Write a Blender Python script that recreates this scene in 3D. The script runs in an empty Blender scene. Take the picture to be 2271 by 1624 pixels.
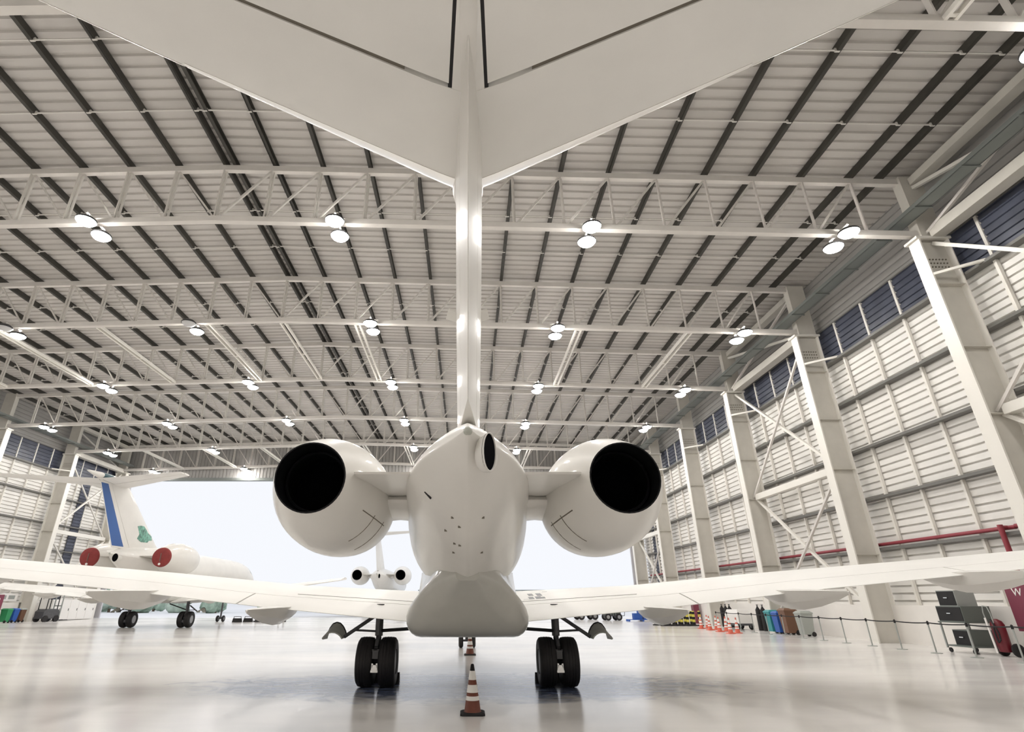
import bpy, math, random
from mathutils import Vector, Matrix
random.seed(7)
scene = bpy.context.scene
COL = scene.collection
PI = math.pi

# ------------------------------------------------------------------ camera
CAM_H = 1.7
F = 1200.0
PITCH = math.radians(23.4)
cam_d = bpy.data.cameras.new('camera')
cam = bpy.data.objects.new('camera', cam_d)
COL.objects.link(cam)
cam.location = (0, 0, CAM_H)
cam.rotation_euler = (PI / 2 + PITCH, 0, 0)
cam_d.sensor_fit = 'HORIZONTAL'
cam_d.sensor_width = 36.0
cam_d.lens = F / 2271 * 36.0
cam_d.shift_x = 100.5 / 2271
cam_d.clip_end = 2000
scene.camera = cam

# ------------------------------------------------------------------ materials
def mat(name, col, rough=0.5, metal=0.0, emit=None, estr=0.0, coat=0.0, noise=0.0, nscale=3.0, spec=0.5, stretch=None):
    m = bpy.data.materials.new(name)
    m.use_nodes = True
    nt = m.node_tree
    b = nt.nodes['Principled BSDF']
    b.inputs['Base Color'].default_value = (*col, 1)
    b.inputs['Roughness'].default_value = rough
    b.inputs['Metallic'].default_value = metal
    b.inputs['Specular IOR Level'].default_value = spec
    if coat:
        b.inputs['Coat Weight'].default_value = coat
        b.inputs['Coat Roughness'].default_value = 0.08
    if emit:
        b.inputs['Emission Color'].default_value = (*emit, 1)
        b.inputs['Emission Strength'].default_value = estr
    if noise:
        tc = nt.nodes.new('ShaderNodeTexCoord')
        mp = nt.nodes.new('ShaderNodeMapping')
        if stretch:
            mp.inputs['Scale'].default_value = stretch
        n = nt.nodes.new('ShaderNodeTexNoise')
        n.inputs['Scale'].default_value = nscale
        n.inputs['Detail'].default_value = 5
        r = nt.nodes.new('ShaderNodeValToRGB')
        r.color_ramp.elements[0].position = 0.3
        r.color_ramp.elements[1].position = 0.7
        r.color_ramp.elements[0].color = (*[c * (1 - noise) for c in col], 1)
        r.color_ramp.elements[1].color = (*[min(1, c * (1 + noise * 0.5)) for c in col], 1)
        nt.links.new(tc.outputs['Object'], mp.inputs['Vector'])
        nt.links.new(mp.outputs['Vector'], n.inputs['Vector'])
        nt.links.new(n.outputs['Fac'], r.inputs['Fac'])
        nt.links.new(r.outputs['Color'], b.inputs['Base Color'])
    return m

M = {}
M['paint'] = mat('white_aircraft_paint', (0.75, 0.73, 0.69), 0.42, coat=0.35, noise=0.04, nscale=1.2)
M['wingpaint'] = mat('white_wing_paint', (0.80, 0.785, 0.75), 0.5, coat=0.15, noise=0.04, nscale=1.2)
M['wingpaint'].node_tree.nodes['Principled BSDF'].inputs['Coat Roughness'].default_value = 0.35
M['bare'] = mat('bare_leading_edge_metal', (0.92, 0.90, 0.87), 0.3, metal=0.85)
M['belly'] = mat('belly_paint_shaded', (0.50, 0.495, 0.455), 0.3, coat=0.5, noise=0.08, nscale=1.6)  # grey darkened to hold the shade under the belly
M['seam'] = mat('panel_seam', (0.16, 0.14, 0.11), 0.7)
M['black'] = mat('black_rubber', (0.012, 0.011, 0.012), 0.75)
M['tire'] = mat('tire_rubber', (0.014, 0.012, 0.013), 0.62, noise=0.3, nscale=20)
M['duct'] = mat('dark_exhaust_metal', (0.006, 0.006, 0.007), 0.45, spec=0.25)
M['ductblack'] = mat('exhaust_black', (0.002, 0.002, 0.003), 0.9, spec=0.05)  # flat near-black, closes the ducts and stands for their depth
M['ductlip'] = mat('exhaust_liner', (0.06, 0.06, 0.065), 0.35, metal=0.8)
M['gear'] = mat('gear_grey', (0.10, 0.10, 0.105), 0.45, metal=0.3, noise=0.2, nscale=8)
M['gearlight'] = mat('gear_door_grey', (0.46, 0.47, 0.42), 0.5, noise=0.15, nscale=5)
M['chrome'] = mat('polished_steel', (0.8, 0.8, 0.8), 0.18, metal=1.0)
M['hub'] = mat('wheel_hub', (0.45, 0.45, 0.45), 0.4, metal=0.5)
M['blue'] = mat('blue_stripe', (0.025, 0.10, 0.33), 0.35, coat=0.3)
M['navy'] = mat('dark_teal', (0.01, 0.06, 0.075), 0.35)
M['emblem'] = mat('green_emblem', (0.16, 0.38, 0.29), 0.4, noise=0.7, nscale=6)
M['red'] = mat('red_cover', (0.24, 0.03, 0.028), 0.7, noise=0.15, nscale=6)
M['glass'] = mat('cockpit_glass', (0.01, 0.012, 0.015), 0.08)
M['steel'] = mat('white_painted_steel', (0.66, 0.63, 0.59), 0.5, noise=0.05, nscale=2)
M['column'] = mat('beige_column_paint', (0.60, 0.575, 0.52), 0.5, noise=0.08, nscale=1.2)
M['flange'] = mat('pale_flange_paint', (0.78, 0.755, 0.70), 0.5)
M['purlin'] = mat('dark_purlin_steel', (0.040, 0.037, 0.030), 0.6, noise=0.3, nscale=1.0)
M['rod'] = mat('pale_rod', (0.62, 0.6, 0.56), 0.5)
M['roof'] = mat('roof_sheet', (0.545, 0.52, 0.49), 0.55, noise=0.06, nscale=0.4)
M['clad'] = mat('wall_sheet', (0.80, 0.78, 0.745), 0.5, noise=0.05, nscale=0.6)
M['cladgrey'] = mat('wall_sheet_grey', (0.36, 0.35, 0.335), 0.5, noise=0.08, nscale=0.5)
M['dado'] = mat('white_plaster', (0.82, 0.79, 0.75), 0.75, noise=0.05, nscale=1.0)
M['girt'] = mat('girt_steel_shaded', (0.15, 0.145, 0.135), 0.5)  # steel darkened to carry the shade beneath the girts; window frames share it
M['bluepane'] = mat('blue_tinted_sheet', (0.065, 0.073, 0.105), 0.4, noise=0.3, nscale=1.2)
M['tray'] = mat('grey_cable_tray', (0.20, 0.215, 0.205), 0.45, metal=0.4)
M['pipe'] = mat('maroon_pipe', (0.27, 0.035, 0.05), 0.45)
M['lens'] = mat('lamp_lens', (1, 1, 1), 0.3, emit=(1.0, 0.97, 0.93), estr=118.0)
M['lensoff'] = mat('unlit_lens', (0.55, 0.55, 0.55), 0.25)
M['lampbody'] = mat('lamp_housing', (0.04, 0.04, 0.042), 0.45)
M['maroon'] = mat('maroon_board', (0.20, 0.035, 0.065), 0.5)
M['white'] = mat('white_print', (0.85, 0.83, 0.8), 0.5)
M['orange'] = mat('cone_orange_shaded', (0.16, 0.038, 0.018), 0.55, noise=0.15, nscale=8)  # orange browned to take in the shade under the jet
M['conered'] = mat('cone_red', (0.62, 0.12, 0.07), 0.55)
M['yellow'] = mat('marker_yellow', (0.72, 0.62, 0.10), 0.55)
M['teal'] = mat('teal_plastic', (0.04, 0.28, 0.30), 0.45)
M['bluep'] = mat('blue_plastic', (0.03, 0.11, 0.42), 0.45)
M['greenp'] = mat('green_plastic', (0.03, 0.26, 0.10), 0.45)
M['brownp'] = mat('brown_plastic', (0.17, 0.085, 0.05), 0.5)
M['greyp'] = mat('grey_plastic', (0.36, 0.38, 0.35), 0.5)
M['greend'] = mat('grey_green_cabinet', (0.13, 0.15, 0.135), 0.45)
M['greyl'] = mat('light_grey_cabinet', (0.34, 0.36, 0.34), 0.45)
M['firered'] = mat('fire_red', (0.14, 0.012, 0.02), 0.35)
M['apron'] = mat('apron_concrete', (0.84, 0.85, 0.87), 0.8, noise=0.08, nscale=0.05)
M['leaf'] = mat('leaf_green_hazed', (0.36, 0.47, 0.38), 0.8, noise=0.4, nscale=1.5)  # paled so the green carries the distance haze
M['leaf2'] = mat('leaf_dull_green_hazed', (0.45, 0.54, 0.46), 0.8, noise=0.4, nscale=1.5)  # second green, haze mixed into the colour as well
M['bark'] = mat('bark', (0.16, 0.12, 0.09), 0.9)
M['doorgrey'] = mat('door_leaf_paint', (0.55, 0.54, 0.57), 0.5)
M['building'] = mat('pale_building', (0.7, 0.71, 0.72), 0.7)

def floor_material():
    m = bpy.data.materials.new('polished_concrete')
    m.use_nodes = True
    nt = m.node_tree
    N = nt.nodes; L = nt.links
    b = N['Principled BSDF']
    tc = N.new('ShaderNodeTexCoord')
    mp = N.new('ShaderNodeMapping'); mp.inputs['Scale'].default_value = (0.35, 1.0, 1)
    n1 = N.new('ShaderNodeTexNoise'); n1.inputs['Scale'].default_value = 0.35; n1.inputs['Detail'].default_value = 7
    L.new(tc.outputs['Object'], mp.inputs['Vector']); L.new(mp.outputs['Vector'], n1.inputs['Vector'])
    r = N.new('ShaderNodeValToRGB')
    r.color_ramp.elements[0].position = 0.32; r.color_ramp.elements[0].color = (0.63, 0.61, 0.59, 1)
    r.color_ramp.elements[1].position = 0.68; r.color_ramp.elements[1].color = (0.80, 0.775, 0.75, 1)
    L.new(n1.outputs['Fac'], r.inputs['Fac'])
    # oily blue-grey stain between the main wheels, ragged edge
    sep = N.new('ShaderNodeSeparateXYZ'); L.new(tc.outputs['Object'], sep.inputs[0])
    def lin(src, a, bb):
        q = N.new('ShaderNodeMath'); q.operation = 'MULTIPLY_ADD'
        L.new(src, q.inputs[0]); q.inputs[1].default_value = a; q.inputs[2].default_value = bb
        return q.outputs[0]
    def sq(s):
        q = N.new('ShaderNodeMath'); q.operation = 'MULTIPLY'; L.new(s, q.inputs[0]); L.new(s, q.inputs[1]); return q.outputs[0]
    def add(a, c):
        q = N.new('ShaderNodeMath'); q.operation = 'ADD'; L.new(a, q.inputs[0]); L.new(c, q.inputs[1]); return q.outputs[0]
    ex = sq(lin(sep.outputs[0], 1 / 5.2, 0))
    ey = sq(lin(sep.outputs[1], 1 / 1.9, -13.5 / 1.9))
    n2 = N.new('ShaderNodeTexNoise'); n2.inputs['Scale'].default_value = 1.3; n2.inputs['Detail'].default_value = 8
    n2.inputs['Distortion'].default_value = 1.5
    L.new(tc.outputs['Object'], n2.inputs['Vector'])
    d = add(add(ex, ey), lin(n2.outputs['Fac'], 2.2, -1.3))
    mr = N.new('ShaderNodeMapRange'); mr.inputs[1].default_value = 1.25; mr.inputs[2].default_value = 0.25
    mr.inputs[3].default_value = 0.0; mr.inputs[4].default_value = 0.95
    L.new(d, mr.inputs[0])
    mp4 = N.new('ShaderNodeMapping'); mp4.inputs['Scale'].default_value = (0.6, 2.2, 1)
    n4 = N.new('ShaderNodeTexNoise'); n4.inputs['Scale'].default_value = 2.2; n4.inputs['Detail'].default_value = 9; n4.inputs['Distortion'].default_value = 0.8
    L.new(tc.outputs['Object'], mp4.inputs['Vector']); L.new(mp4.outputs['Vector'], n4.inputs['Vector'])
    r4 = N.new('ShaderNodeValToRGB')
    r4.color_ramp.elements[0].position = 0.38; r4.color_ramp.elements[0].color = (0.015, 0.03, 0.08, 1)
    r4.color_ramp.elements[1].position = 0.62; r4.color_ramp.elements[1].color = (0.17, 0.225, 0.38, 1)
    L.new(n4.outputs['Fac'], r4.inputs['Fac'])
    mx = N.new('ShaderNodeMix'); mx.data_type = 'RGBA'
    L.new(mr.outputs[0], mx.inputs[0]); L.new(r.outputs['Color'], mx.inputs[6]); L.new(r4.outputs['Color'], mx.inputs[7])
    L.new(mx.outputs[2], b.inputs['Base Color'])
    r2 = N.new('ShaderNodeMapRange'); r2.inputs[3].default_value = 0.10; r2.inputs[4].default_value = 0.30
    L.new(n1.outputs['Fac'], r2.inputs[0]); L.new(r2.outputs[0], b.inputs['Roughness'])
    b.inputs['Specular IOR Level'].default_value = 0.38
    bp = N.new('ShaderNodeBump'); bp.inputs['Strength'].default_value = 0.03
    n3 = N.new('ShaderNodeTexNoise'); n3.inputs['Scale'].default_value = 2.0; n3.inputs['Detail'].default_value = 3
    L.new(tc.outputs['Object'], n3.inputs['Vector'])
    L.new(n3.outputs['Fac'], bp.inputs['Height']); L.new(bp.outputs['Normal'], b.inputs['Normal'])
    return m
M['floor'] = floor_material()

# ------------------------------------------------------------------ mesh builder
def V(*a):
    return Vector(a)

class MB:
    def __init__(s):
        s.v = []; s.f = []
    def add(s, vs, fs):
        o = len(s.v)
        s.v += [tuple(p) for p in vs]
        s.f += [tuple(i + o for i in f) for f in fs]
        return s
    def box(s, c, d, rot=None):
        pts = []
        for x in (-.5, .5):
            for y in (-.5, .5):
                for z in (-.5, .5):
                    p = Vector((x * d[0], y * d[1], z * d[2]))
                    if rot: p = rot @ p
                    pts.append(p + Vector(c))
        return s.add(pts, [(0, 1, 3, 2), (4, 6, 7, 5), (0, 4, 5, 1), (2, 3, 7, 6), (0, 2, 6, 4), (1, 5, 7, 3)])
    def bx(s, x0, x1, y0, y1, z0, z1):
        return s.box(((x0 + x1) / 2, (y0 + y1) / 2, (z0 + z1) / 2), (x1 - x0, y1 - y0, z1 - z0))
    def frame(s, p, q, up):
        p = Vector(p); q = Vector(q)
        d = (q - p).normalized()
        u = Vector(up)
        if abs(d.dot(u)) > 0.98: u = Vector((1, 0, 0)) if abs(d.x) < 0.9 else Vector((0, 1, 0))
        a = d.cross(u).normalized(); b = a.cross(d)
        return p, q, a, b
    def bar(s, p, q, w, h, up=(0, 0, 1)):
        p, q, a, b = s.frame(p, q, up)
        pts = [e + a * (sx * w / 2) + b * (sy * h / 2) for e in (p, q) for sx, sy in ((-1, -1), (1, -1), (1, 1), (-1, 1))]
        return s.add(pts, [(3, 2, 1, 0), (4, 5, 6, 7), (0, 1, 5, 4), (1, 2, 6, 5), (2, 3, 7, 6), (3, 0, 4, 7)])
    def ibeam(s, p, q, w, h, t=0.02, up=(0, 0, 1)):
        p, q, a, b = s.frame(p, q, up)
        for c in (-1, 1):
            o = b * (c * (h - t) / 2)
            s.bar(p + o, q + o, w, t, up)
        return s.bar(p, q, t, h - 2 * t, up)
    def tube(s, p, q, r0, r1=None, n=10, cap=True):
        if r1 is None: r1 = r0
        p, q, a, b = s.frame(p, q, (0, 0, 1))
        pts = []
        for e, r in ((p, r0), (q, r1)):
            for i in range(n):
                t = 2 * PI * i / n
                pts.append(e + a * math.cos(t) * r + b * math.sin(t) * r)
        fs = [(i, (i + 1) % n, n + (i + 1) % n, n + i) for i in range(n)]
        if cap: fs += [tuple(range(n - 1, -1, -1)), tuple(range(n, 2 * n))]
        return s.add(pts, fs)
    def path(s, pts, r, n=6):
        for i in range(len(pts) - 1):
            s.tube(pts[i], pts[i + 1], r, n=n)
        return s
    def loft(s, rings, cap0=True, cap1=True, closed=False):
        n = len(rings[0]); pts = [p for r in rings for p in r]; fs = []
        m = len(rings)
        for k in range(m if closed else m - 1):
            k2 = (k + 1) % m
            for i in range(n):
                j = (i + 1) % n
                fs.append((k * n + i, k * n + j, k2 * n + j, k2 * n + i))
        if not closed:
            if cap0: fs.append(tuple(range(n - 1, -1, -1)))
            if cap1: fs.append(tuple(range((m - 1) * n, m * n)))
        return s.add(pts, fs)
    def lathe(s, prof, origin, axis=(0, 1, 0), n=32, closed=False, cap=True):
        """prof: (distance along axis, radius)"""
        a = Vector(axis).normalized()
        u = Vector((0, 0, 1)) if abs(a.z) < 0.9 else Vector((1, 0, 0))
        b = a.cross(u).normalized(); c = b.cross(a)
        o = Vector(origin)
        rings = [[o + a * h + (b * math.cos(2 * PI * i / n) + c * math.sin(2 * PI * i / n)) * r for i in range(n)] for h, r in prof]
        return s.loft(rings, cap, cap, closed=closed)
    def build(s, name, m, parent=None, smooth=False, loc=None, angle=35):
        me = bpy.data.meshes.new(name)
        me.from_pydata(s.v, [], s.f)
        me.update()
        me.materials.append(m)
        if smooth:
            me.polygons.foreach_set('use_smooth', [True] * len(me.polygons))
            try: me.set_sharp_from_angle(angle=math.radians(angle))
            except Exception: pass
        o = bpy.data.objects.new(name, me)
        COL.objects.link(o)
        if loc: o.location = loc
        if parent: o.parent = parent
        return o

def fix_normals(o):
    import bmesh
    bm = bmesh.new(); bm.from_mesh(o.data)
    bmesh.ops.recalc_face_normals(bm, faces=bm.faces)
    bm.to_mesh(o.data); bm.free()
    return o

def tag(o, label, cat, group=None, kind=None):
    if label: o['label'] = label
    if cat: o['category'] = cat
    if group: o['group'] = group
    if kind: o['kind'] = kind
    return o

def thing(name, label, cat, loc=(0, 0, 0), group=None, rz=0):
    o = bpy.data.objects.new(name, None)
    COL.objects.link(o)
    o.location = loc; o.rotation_euler = (0, 0, rz); o.empty_display_size = 0.2
    return tag(o, label, cat, group)

KIDS = {}
def kids(o):
    return [c for c in bpy.data.objects if c.parent == o]
def dup(o, loc=None, label=None, rz=None, kc=None):
    """copy a thing with its parts and sub-parts"""
    c = o.copy(); COL.objects.link(c)
    if loc is not None: c.location = loc
    if rz is not None: c.rotation_euler = (0, 0, rz)
    if label: c['label'] = label
    def rec(src, dst):
        for ch in (kc or {}).get(src.name, None) or kids(src):
            d = ch.copy(); COL.objects.link(d); d.parent = dst
            rec(ch, d)
    rec(o, c)
    return c
def struct(o, label=None, cat=None):
    o['kind'] = 'structure'
    if label: o['label'] = label
    if cat: o['category'] = cat
    return o

ORD = ['first', 'second', 'third', 'fourth', 'fifth', 'sixth', 'seventh', 'eighth', 'ninth', 'tenth', 'eleventh',
       'twelfth', 'thirteenth', 'fourteenth', 'fifteenth', 'sixteenth', 'seventeenth', 'eighteenth', 'nineteenth', 'twentieth']

# ------------------------------------------------------------------ hangar geometry
XR, XL = 17.6, -37.8            # inner column faces
WR, WL = 19.15, -39.35            # wall sheets
RIDGE = -10.1
YF = 60.1                       # door wall
YB = -12.0
BAYS = [60.1, 51.6, 43.1, 34.6, 26.1, 17.6, 9.1, 0.6, -7.9]
SL = 0.028
def ztop(x): return 18.35 - SL * abs(x - RIDGE)
def zbot(x): return 15.72 - SL * abs(x - RIDGE)
ORDT = {60.1: 'first', 51.6: 'second', 43.1: 'third', 34.6: 'fourth', 26.1: 'fifth', 17.6: 'sixth', 9.1: 'seventh', 0.6: 'eighth', -7.9: 'ninth'}

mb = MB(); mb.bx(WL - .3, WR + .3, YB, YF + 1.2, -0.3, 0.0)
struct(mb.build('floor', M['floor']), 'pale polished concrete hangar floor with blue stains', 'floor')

# roof sheet, ribs running across the hall
def corrug(y0, y1, period, depth, frac=0.62):
    out = []; y = y0
    while y < y1:
        out += [(y, 0), (y + period * frac, 0), (y + period * (frac + .08), depth), (y + period * .92, depth)]
        y += period
    out.append((y1, 0))
    return out
prof = corrug(YB, YF + 1.0, 0.45, 0.075)
mb = MB()
rows = []
for (y, d) in prof:
    row = [V(x, y, ztop(x) + 0.43 + d) for x in (WL - .2, RIDGE, WR + .2)]
    rows.append(row)
pts = [p for r in rows for p in r]
fs = []
for i in range(len(rows) - 1):
    for j in range(2):
        fs.append((i * 3 + j, i * 3 + j + 1, (i + 1) * 3 + j + 1, (i + 1) * 3 + j))
mb.add(pts, fs)
struct(mb.build('ceiling', M['roof']), 'ribbed grey metal roof sheeting seen from below', 'roof')

# side walls: horizontal ribs
def wall(side, x, sgn):
    prof = []
    z = 1.4
    while z < 14.9:
        prof += [(z, 0), (z + .22, 0), (z + .228, .12), (z + .292, .12)]
        z += .30
    prof.append((14.9, 0))
    mb = MB()
    ys = (YB, YF + 1.0)
    pts = [V(x + sgn * d, y, z) for (z, d) in prof for y in ys]
    mb.add(pts, [(2 * i, 2 * i + 1, 2 * i + 3, 2 * i + 2) for i in range(len(prof) - 1)])
    w = struct(mb.build('wall_' + side, M['clad']), 'white ribbed metal cladding of the %s wall' % side, 'wall')
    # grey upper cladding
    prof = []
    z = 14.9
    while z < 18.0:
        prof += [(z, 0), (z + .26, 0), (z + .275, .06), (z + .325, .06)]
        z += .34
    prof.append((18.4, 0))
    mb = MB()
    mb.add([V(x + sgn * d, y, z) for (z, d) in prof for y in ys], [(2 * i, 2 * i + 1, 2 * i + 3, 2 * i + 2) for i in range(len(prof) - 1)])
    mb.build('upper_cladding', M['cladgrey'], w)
    return w
wall('right', WR, 1)
wall('left', WL, -1)

# blue glazed bands under the eaves and in the last bays, 1..4
def band(n, x, sgn, label, y0=YB, y1=YF + 1, z0=13.1, z1=14.9):
    prof = []
    z = z0
    while z < z1 - .2:
        prof += [(z, 0), (z + .2, 0), (z + .22, .06), (z + .28, .06)]
        z += .3
    prof.append((z1, 0))
    xx = x - sgn * .1
    mb = MB()
    mb.add([V(xx + sgn * d, y, zz) for (zz, d) in prof for y in (y0, y1)], [(2 * i, 2 * i + 1, 2 * i + 3, 2 * i + 2) for i in range(len(prof) - 1)])
    w = struct(mb.build('window_%d' % n, M['bluepane']), label, 'window')
    fr = MB()
    fr.bx(xx - .05, xx + .05, y0, y1, z0 - .06, z0); fr.bx(xx - .05, xx + .05, y0, y1, z1, z1 + .06)
    fr.build('window_frame', M['girt'], w)
band(1, WR, 1, 'blue tinted ribbed band high on the right wall')
band(2, WL, -1, 'blue tinted ribbed band high on the left wall')
band(3, WR, 1, 'tall blue strip in the right wall next to the doorway', 56.9, 58.0, 1.6, 12.9)
band(4, WL, -1, 'tall blue strip in the left wall next to the doorway', 55.6, 56.9, 1.6, 12.9)

# low plastered walls
t_n = 1
for side, x0, x1 in (('right', WR - .45, WR + .2), ('left', WL - .2, WL + .45)):
    mb = MB(); mb.bx(x0, x1, YB, YF + .8, 0, 1.5)
    struct(mb.build('baseboard_' + side, M['dado']), 'low white plastered wall along the foot of the %s cladding' % side, 'low wall')

# girts (five levels per side) and studs
ZG = [13.0, 10.72, 8.3, 6.0, 3.82]
LEV = ['topmost', 'second highest', 'third highest', 'fourth highest', 'lowest']
n = 1
for side, xw, sgn in (('right', WR, -1), ('left', WL, 1)):
    for k, z in enumerate(ZG):
        mb = MB(); mb.bx(min(xw + sgn * .02, xw + sgn * .37), max(xw + sgn * .02, xw + sgn * .37), YB, YF, z - .055, z + .055)
        struct(mb.build('trim_%d' % n, M['girt']), '%s long horizontal steel girt on the %s wall' % (LEV[k], side), 'girt'); n += 1
stud = None
for side, xw, sgn in (('right', WR, -1), ('left', WL, 1)):
    for b in range(len(BAYS) - 2):
        y1, y0 = BAYS[b], BAYS[b + 1]
        if side == 'left' and y0 < 34: continue
        if side == 'right' and y0 < 9: continue
        for k in range(4):
            y = y0 + (y1 - y0) * (k + .6) / 4.2
            if stud is None:
                mb = MB(); mb.bx(-.06, .06, -.055, .055, 1.5, 14.9)
                stud = mb.build('wall_stud', M['flange']); o = stud
            else:
                o = stud.copy(); COL.objects.link(o)
            o.location = (xw + sgn * .085, y, 0)
            tag(o, '%s pale stud before the %s truss column on the %s wall' % (ORD[k], ORDT[y1], side), 'stud', 'thin pale studs on the side walls')

# columns
def make_column(side):
    s = 1 if side == 'right' else -1
    t = thing('steel_column', '', 'column', group='tall steel columns along the side walls')
    mb = MB(); mb.bx(0 if s > 0 else -1.1, 1.1 if s > 0 else 0, -.02, .02, 0, 14.6)
    mb.build('web', M['column'], t)
    mb = MB(); mb.bx(*sorted((-.03 * s, .03 * s)), -.26, .26, 0, 14.7)
    mb.build('inner_flange', M['flange'], t)
    mb = MB(); mb.bx(*sorted((1.1 * s, 1.14 * s)), -.26, .26, 0, 14.6)
    mb.build('outer_flange', M['flange'], t)
    mb = MB()
    for z in (3.6, 7.5, 10.0, 12.6): mb.bx(*sorted((.03 * s, 1.1 * s)), -.22, -.02, z - .012, z + .012)
    mb.build('stiffener', M['column'], t)
    mb = MB()
    for i in range(7):
        for j in range(3):
            mb.tube((s * (.18 + i * .125), -.02, 13.45 + j * .17), (s * (.18 + i * .125), -.045, 13.45 + j * .17), .03, n=8)
    mb.build('bolts', M['seam'], t)
    mb = MB(); mb.bar((0, -.2, 13.0), (1.25 * s, -1.1, 13.05), .1, .1)
    mb.build('brace_arm', M['flange'], t)
    mb = MB(); mb.bx(*sorted((.2 * s, 1.1 * s)), -.2, .2, 14.6, 17.75)
    mb.build('head_post', M['column'], t)
    mb = MB(); mb.bx(*sorted((-.15 * s, 1.2 * s)), -.32, .32, 14.6, 14.7)
    mb.build('cap_plate', M['flange'], t)
    return t
colr = make_column('right'); coll = make_column('left')
firstr = firstl = True
for i, y in enumerate(BAYS[:-1]):
    lab = 'steel column on the right wall carrying the %s roof truss from the doorway' % ORDT[y]
    if firstr: o = colr; firstr = False
    else: o = dup(colr)
    o.location = (XR, y, 0); o['label'] = lab
    if y > 30:
        lab = 'steel column on the left wall carrying the %s roof truss from the doorway' % ORDT[y]
        if firstl: o = coll; firstl = False
        else: o = dup(coll)
        o.location = (XL, y, 0); o['label'] = lab

# trusses
def make_truss():
    t = thing('roof_truss', '', 'roof truss', group='white steel roof trusses spanning the hangar')
    xs = [RIDGE + 2 * k for k in range(-13, 14)]
    for nm, fz, w, h in (('top_chord', ztop, .2, .26), ('bottom_chord', zbot, .24, .24)):
        mb = MB()
        mb.bar((XL - .3, 0, fz(XL)), (RIDGE, 0, fz(RIDGE)), w, h); mb.bar((RIDGE, 0, fz(RIDGE)), (XR + .3, 0, fz(XR)), w, h)
        mb.build(nm, M['steel'], t)
    D = 18.35 - 15.72
    post = MB(); post.bar((-.035, -.05, -D), (-.035, -.05, 0), .05, .1, (0, 1, 0)); post.bar((.035, .05, -D), (.035, .05, 0), .05, .1, (0, 1, 0))
    post = post.build('web_post', M['steel'], t)
    dl = MB(); dl.bar((0, 0, 0), (2, 0, -D + SL * 2), .07, .07); dl = dl.build('web_diagonal', M['steel'], t)     # left of ridge: down to the right
    dr = MB(); dr.bar((0, 0, 0), (-2, 0, -D + SL * 2), .085, .085); dr = dr.build('web_diagonal', M['steel'], t)
    fp = fl = frt = True
    for x in xs:
        if fp: o = post; fp = False
        else: o = post.copy(); COL.objects.link(o)
        o.location = (x, 0, ztop(x)); o.parent = t
        if x < RIDGE - .1:
            if fl: o = dl; fl = False
            else: o = dl.copy(); COL.objects.link(o)
            o.location = (x, 0, ztop(x)); o.parent = t
        elif x > RIDGE + .1:
            if frt: o = dr; frt = False
            else: o = dr.copy(); COL.objects.link(o)
            o.location = (x, 0, ztop(x)); o.parent = t
    return t
tr0 = make_truss()
tr_kids = kids(tr0)
for i, y in enumerate(BAYS[:-1]):
    if i == 0: o = tr0
    else:
        o = tr0.copy(); COL.objects.link(o)
        for ch in tr_kids:
            d = ch.copy(); COL.objects.link(d); d.parent = o
    o.location = (0, y if y < 60 else y - .35, 0)
    o['label'] = 'white lattice roof truss, %s counted from the doorway' % ORDT[y]

# purlins
xs = [RIDGE + 2.0 * k for k in range(-14, 14)] + [RIDGE + .32, WR - 2.0]
xs = [x for x in xs if x > WL + .8]
xs.sort()
for i, x in enumerate(xs):
    z = ztop(x) + .14
    mb = MB(); y0, y1 = YB, YF + .9
    s = 1 if x > RIDGE else -1
    mb.bx(x - .02, x + .02, y0, y1, z, z + .28)
    mb.bx(min(x, x + s * .12), max(x, x + s * .12), y0, y1, z, z + .025)
    mb.bx(min(x, x + s * .12), max(x, x + s * .12), y0, y1, z + .255, z + .28)
    o = mb.build('roof_purlin', M['purlin'])
    k = round(abs(x - RIDGE) / 2)
    if abs(x - RIDGE) < .5: lab = 'dark roof purlin at the ridge, %s of the close pair' % ('left' if x < RIDGE + .1 else 'right')
    elif x == WR - 2.0: lab = 'dark roof purlin closest to the right wall'
    else: lab = 'dark roof purlin, %s to the %s of the ridge' % (ORD[k - 1], 'right' if s > 0 else 'left')
    tag(o, lab, 'purlin', 'dark purlins under the roof sheets')

# sag rods, two per bay
for b in range(len(BAYS) - 2):
    for k in (1, 2):
        y = BAYS[b + 1] + (BAYS[b] - BAYS[b + 1]) * k / 3
        mb = MB()
        for xa, xb in ((WL + .5, RIDGE), (RIDGE, WR - .5)):
            mb.bar((xa, y, ztop(xa) + .19), (xb, y, ztop(xb) + .19), .045, .045)
        for x in xs:
            mb.box((x, y, ztop(x) + .2), (.16, .06, .14))
        o = mb.build('sag_rod', M['rod'])
        tag(o, 'thin pale rod across the purlins, %s one before the %s truss' % ('nearer' if k == 1 else 'farther', ORDT[BAYS[b]]), 'tie rod', 'thin rods across the purlins')

# twin longitudinal struts at bottom chord level in three bays
st0 = None
for (y0, y1, nm) in ((26.1, 34.6, 'between the fourth and fifth truss'), (51.6, 59.7, 'in the bay by the doorway'), (0.6, 9.1, 'before the seventh truss')):
    for i, x in enumerate((-31.5, -25.7, -20.1, -14.2, -10.1, -6.0, 0.2, 6.1, 12.1)):
        if y0 < 1 and x < 0: continue
        mb = MB()
        z = zbot(x) - .02
        for dx in (-.13, .13): mb.bar((dx, 0, 0), (dx, y1 - y0 - .22, 0), .09, .14)
        for yy in (.1, (y1 - y0) / 2, y1 - y0 - .34): mb.box((0, yy, 0), (.2, .1, .1))
        o = mb.build('bracing_strut', M['flange']); o.location = (x, y0 + .11, z)
        tag(o, 'pale twin strut %s, %s from the left' % (nm, ORD[i if y0 > 1 else i - 6]), 'strut', 'twin struts between the trusses')

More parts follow.
